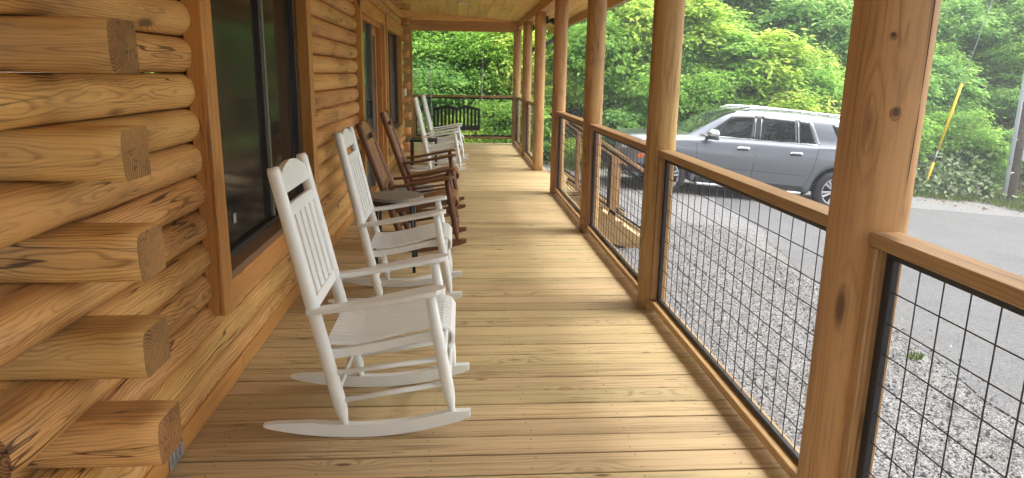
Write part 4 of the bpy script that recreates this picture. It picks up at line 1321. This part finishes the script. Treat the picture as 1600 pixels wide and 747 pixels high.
while yy < 29:
    step = 1.12 + row * .035
    xx = -8.0 + (row % 2) * .55 - row * .35
    xend = 21 + row * .5
    while xx < xend:
        px_, py_ = xx + rng.normal() * .22, yy + rng.normal() * .22
        py_ += hill_base(px_) - 17.6
        hazy = px_ > 11.2
        skip = in_dirt(px_, py_) or (px_ > 10.2 and row < 1 and rng.random() < .5) or (px_ > 10.5 and rng.random() < .10) or (px_ - 12.5) ** 2 + (py_ - 17.8) ** 2 < 1.5
        if not skip and ns < 290:
            me, s, rx = CROWNS[int(rng.integers(0, 8))]
            sc = float(rng.uniform(.75, 1.2)) * (0.8 if px_ > 10.5 and row < 4 else 1.0) * (.8 if row == 0 else 1.0)
            t = empty("shrub", (px_, py_, hill_z(px_, py_) - .05), float(rng.uniform(0, 6.28)))
            t.scale = (sc, sc, sc * float(rng.uniform(.85, 1.15)))
            q = px_ / py_
            where = "left of the porch swing" if q < -.06 else "behind the porch swing" if q < .06 else "behind the far porch posts" if q < .17 else "behind the car's hood" if q < .29 else "behind the car's front windows" if q < .39 else "behind the car's rear" if q < .55 else "around the yellow guy wire" if q < .74 else "around the utility pole"
            tier = "at the foot of the slope" if row < 1 else "low on the slope" if row < 3 else "halfway up the slope" if row < 5 else "high on the slope"
            if px_ > 11: tint = 1 + int(rng.random() < .6)
            else: tint = int(rng.choice([0, 1, 2], p=[.30, .44, .26]))
            tn = ["yellow-green", "fresh green", "deep green"][tint]
            tag(t, "%s leafy shrub %s, %s" % (tn, tier, where), 'shrub', "%s shrubs %s, %s" % (tn, tier, where))
            oc = link("crown", me, None, t)
            oc.material_slots[0].link = 'OBJECT'; oc.material_slots[0].material = (M_LEAFY, M_LEAF, M_LEAFD)[tint]
            link("stem", s, None, t)
            ns += 1
        xx += step
    yy += .95 + row * .08
    row += 1

# leafy ground cover, grass verge, dead leaves and pale cut branches
def scatter(name, n, xr, yr, zf, lsize, mat, cond=None, upr=.6, label=None):
    x_ = rng.uniform(*xr, n); y_ = rng.uniform(*yr, n)
    keep = np.array([cond(a, b) if cond else True for a, b in zip(x_, y_)])
    x_, y_ = x_[keep], y_[keep]
    n = len(x_)
    pos = np.stack([x_, y_, np.array([zf(a, b) for a, b in zip(x_, y_)]) + rng.uniform(0.005, .12, n) * upr], 1)
    nr = np.array([0, 0, 1.0]) + rng.normal(size=(n, 3)) * .45 * (1 + upr); nr /= np.linalg.norm(nr, axis=1, keepdims=True)
    tg = rnd_unit(n); tg -= nr * (tg * nr).sum(1, keepdims=True); tg /= np.linalg.norm(tg, axis=1, keepdims=True)
    ln = lsize * rng.uniform(.5, 1.4, n)
    me = leaves_mesh(name, pos, nr, tg, ln, ln * .5, np.clip(rng.normal(.5, .25, n), 0, 1))
    o = link(name, me, mat)
    return tag(o, label, kind='stuff')
scatter("ground_cover", 42000, (-9, 22), (17.2, 27), hill_z, .12, M_LEAF, lambda a, b: b > hill_base(a) - .3 and not in_dirt(a, b) and mnoise.noise((a * .8, b * .8, 2)) > -.45, 1.6, "low green leaves covering the hillside soil")
scatter("leaf_litter", 5000, (-6, 20), (15.3, 24), lambda a, b: max(hill_z(a, b), gz(a)) + .003, .09, M_DEADL, lambda a, b: b > 16 or rng.random() < .3, .15, "brown dead leaves lying along the foot of the slope")
def blades(name, n, xr, yr, zf, h, mat, cond=None, label=None):
    x_ = rng.uniform(*xr, n); y_ = rng.uniform(*yr, n)
    keep = np.array([cond(a, b) if cond else True for a, b in zip(x_, y_)])
    x_, y_ = x_[keep], y_[keep]; n = len(x_)
    pos = np.stack([x_, y_, np.array([zf(a, b) for a, b in zip(x_, y_)])], 1)
    tg = np.array([0, 0, 1.0]) + rng.normal(size=(n, 3)) * .45; tg /= np.linalg.norm(tg, axis=1, keepdims=True)
    nr = rnd_unit(n); nr -= tg * (nr * tg).sum(1, keepdims=True); nr /= np.linalg.norm(nr, axis=1, keepdims=True)
    ln = h * rng.uniform(.5, 1.5, n)
    me = leaves_mesh(name, pos, nr, tg, ln, np.full(n, .014) * rng.uniform(.7, 1.5, n), np.clip(rng.normal(.5, .25, n), 0, 1))
    return tag(link(name, me, mat), label, kind='stuff')
blades("grass_verge", 30000, (-6, 22), (15.6, 18.6), lambda a, b: max(hill_z(a, b), gz(a)), .15, M_GRASS,
       lambda a, b: mnoise.noise((a * .9, b * .9, 5)) + (b - 16.9) * .35 - (0.3 if a < 9 else 0) > -.05, "grass and weeds on the verge beyond the drive")
TUFTS = [(3.72, 5.15), (2.95, 3.2)]
def tuft_at(a, b): return any((a - p) ** 2 + (b - q) ** 2 < .005 * (1 + .6 * math.sin(5 * p)) for p, q in TUFTS)
blades("weed_tufts", 26000, (2.2, 4.3), (3, 9), lambda a, b: gz(a), .05, M_GRASS, tuft_at, "small weed tufts growing in the gravel")
# loose gravel stones close to the porch
def stones(n):
    x_ = 1.42 + (rng.random(n) ** 1.2) * 2.5; y_ = rng.uniform(.3, 10.5, n)
    stray = rng.random(n) < .09
    x_ = np.where(stray, 3.85 + rng.exponential(.28, n), x_)
    s_ = rng.uniform(.004, .011, n) * (1 + (rng.random(n) < .08))
    O = np.array([(1, 0, 0), (0, 1, 0), (-1, 0, 0), (0, -1, 0), (0, 0, .8), (0, 0, -.8)], dtype=float)
    V = O[None] * s_[:, None, None] * rng.uniform(.6, 1.3, (n, 6, 1))
    a = rng.uniform(0, 6.28, n); ca, sa = np.cos(a)[:, None], np.sin(a)[:, None]
    Vx = V[:, :, 0] * ca - V[:, :, 1] * sa + x_[:, None]; Vy = V[:, :, 0] * sa + V[:, :, 1] * ca + y_[:, None]
    Vz = V[:, :, 2] + (np.array([gz(q) for q in x_]) + s_ * .35)[:, None]
    V = np.stack([Vx, Vy, Vz], 2).reshape(-1, 3)
    T = np.array([(0, 1, 4), (1, 2, 4), (2, 3, 4), (3, 0, 4), (1, 0, 5), (2, 1, 5), (3, 2, 5), (0, 3, 5)])
    F = (np.arange(n)[:, None, None] * 6 + T[None]).reshape(-1, 3)
    me = mesh_np("gravel_stones", V, F, False)
    at = me.attributes.new("leafvar", 'FLOAT', 'FACE')
    v_ = np.repeat(np.clip(rng.beta(1.6, 1.6, n), 0, 1), 8).astype(np.float32)
    if len(at.data) == len(v_): at.data.foreach_set("value", v_)
    return me
m, n_, l_, p_ = new_mat("gravel_stone")
at = n_.new("ShaderNodeAttribute"); at.attribute_name = "leafvar"
rp_ = n_.new("ShaderNodeValToRGB"); e = rp_.color_ramp.elements
e[0].color = (0.055, 0.055, 0.06, 1); e[1].color = (0.36, 0.355, 0.345, 1); k_ = e.new(.5); k_.color = (0.20, 0.20, 0.20, 1)
l_.new(at.outputs["Fac"], rp_.inputs[0]); l_.new(rp_.outputs[0], p_.inputs["Base Color"]); p_.inputs["Roughness"].default_value = .85
tag(link("gravel_stones", stones(40000), m), "loose grey gravel stones beside the porch", kind='stuff')

# pale cut branches near the guy wire
bp_ = empty("brush_pile", (12.9, 17.6, gz(12.9)))
tag(bp_, "pile of cut branches with pale wilted leaves at the foot of the guy wire", 'brush pile')
n = 1500
pos = np.stack([rng.normal(0, .75, n), rng.normal(0.35, .35, n), np.abs(rng.normal(.1, .32, n))], 1)
pos[:, 2] += np.maximum(0, pos[:, 1]) * .8
nr = np.array([0, -.3, 1.0]) + rng.normal(size=(n, 3)) * .7; nr /= np.linalg.norm(nr, axis=1, keepdims=True)
tg = rnd_unit(n); tg -= nr * (tg * nr).sum(1, keepdims=True); tg /= np.linalg.norm(tg, axis=1, keepdims=True)
ln = .15 * rng.uniform(.6, 1.3, n)
link("leaves", leaves_mesh("leaves", pos, nr, tg, ln, ln * .5, np.clip(rng.normal(.55, .25, n), 0, 1)), M_PALE, bp_)
bm = bmesh.new()
for i in range(16):
    a = Vector((rng.normal() * .8, rng.normal() * .2, .05)); b = a + Vector((rng.normal() * .6, .3 + rng.random() * .5, .3 + rng.random() * .5))
    bm_tube(bm, [a, a.lerp(b, .5) + Vector((0, 0, .1)), b], [.02, .014, .006], 5)
link("branches", bm_mesh("branches", bm, True), M_BARK, bp_)

# ------------------------------------------------------------------ utility pole and guy wire
up = empty("utility_pole", (14.62, 17.55, gz(14.62) - .2))
tag(up, "brown wooden utility pole with a grey conduit at the right edge", 'utility pole')
M_POLE = plain("pole_wood", (0.15, 0.12, 0.09), 0.85, var=0.3, scale=9, bump=0.4)
M_COND = plain("grey_conduit", (0.50, 0.53, 0.56), 0.5, var=0.04)
tube("pole", [(0, 0, 0), (0, 0, 5), (0, 0, 10.5)], [.15, .135, .11], M_POLE, up, 14)
tube("conduit", [(-.19, -.06, 0.05), (-.19, -.06, 4), (-.17, -.06, 8)], .055, M_COND, up, 10)
for z in (1.0, 1.9, 2.9, 4.2): link("conduit_strap", box_mesh("conduit_strap", (.22, .14, .03), .004), M_STEEL, up, (-.15, -.03, z))
link("meter_box", box_mesh("meter_box", (.22, .14, .28), .02), M_WHITEP, up, (.16, -.14, 1.5))
A0 = Vector((12.3, 17.75, gz(12.3) - .05)); A1 = Vector((14.55, 17.6, 9.2))
gw = empty("guy_wire", A0)
tag(gw, "steel guy wire in a yellow plastic guard slanting up to the pole", 'guy wire')
M_YEL = plain("yellow_guard", (0.80, 0.50, 0.02), 0.45, var=0.03)
D = A1 - A0
rod("wire", (0, 0, 0), D, .012, M_STEEL, gw, 6)
rod("guard", D * .008, D * .085, .034, M_YEL, gw, 8, .034)
rod("guard", D * .115, D * .275, .034, M_YEL, gw, 8, .034)
rod("wire_clamp", D * .085, D * .115, .022, M_STEEL, gw, 8)

# unseen woods, added so the car glass mirrors dark leaves
n = 22000
cl = np.stack([rng.uniform(-14, 34, 150), rng.uniform(-17, -10, 150), rng.uniform(1.5, 24, 150)], 1)
k_ = rng.integers(0, 150, n)
pos = cl[k_] + rng.normal(size=(n, 3)) * np.array([1.1, 1.1, .7])
nr = np.array([0, .5, .8]) + rng.normal(size=(n, 3)) * .5; nr /= np.linalg.norm(nr, axis=1, keepdims=True)
tg = rnd_unit(n); tg -= nr * (tg * nr).sum(1, keepdims=True); tg /= np.linalg.norm(tg, axis=1, keepdims=True)
ln = .6 * rng.uniform(.6, 1.3, n)
tag(link("reflected_woods", leaves_mesh("reflected_woods", pos, nr, tg, ln, ln * .6, np.clip(rng.normal(.45, .2, n), 0, 1)), M_LEAFW), "unseen green woods behind the camera, added for dark reflections", kind='stuff')

# thin haze volume, added to lift the dark gaps in the foliage
mh = bpy.data.materials.new("added_haze"); mh.use_nodes = True
hn, hl = mh.node_tree.nodes, mh.node_tree.links
for q in list(hn):
    if q.type == 'BSDF_PRINCIPLED': hn.remove(q)
pv = hn.new("ShaderNodeVolumePrincipled")
pv.inputs["Color"].default_value = (0.95, 0.97, 1.0, 1)
pv.inputs["Density"].default_value = 0.0035
hl.new(pv.outputs[0], hn["Material Output"].inputs["Volume"])
bm = bmesh.new(); bm_box(bm, (5, 5, 12.5), (300, 300, 31))
tag(link("haze", bm_mesh("haze", bm), mh), "thin pale haze added to lift the dark gaps outdoors", kind='stuff')
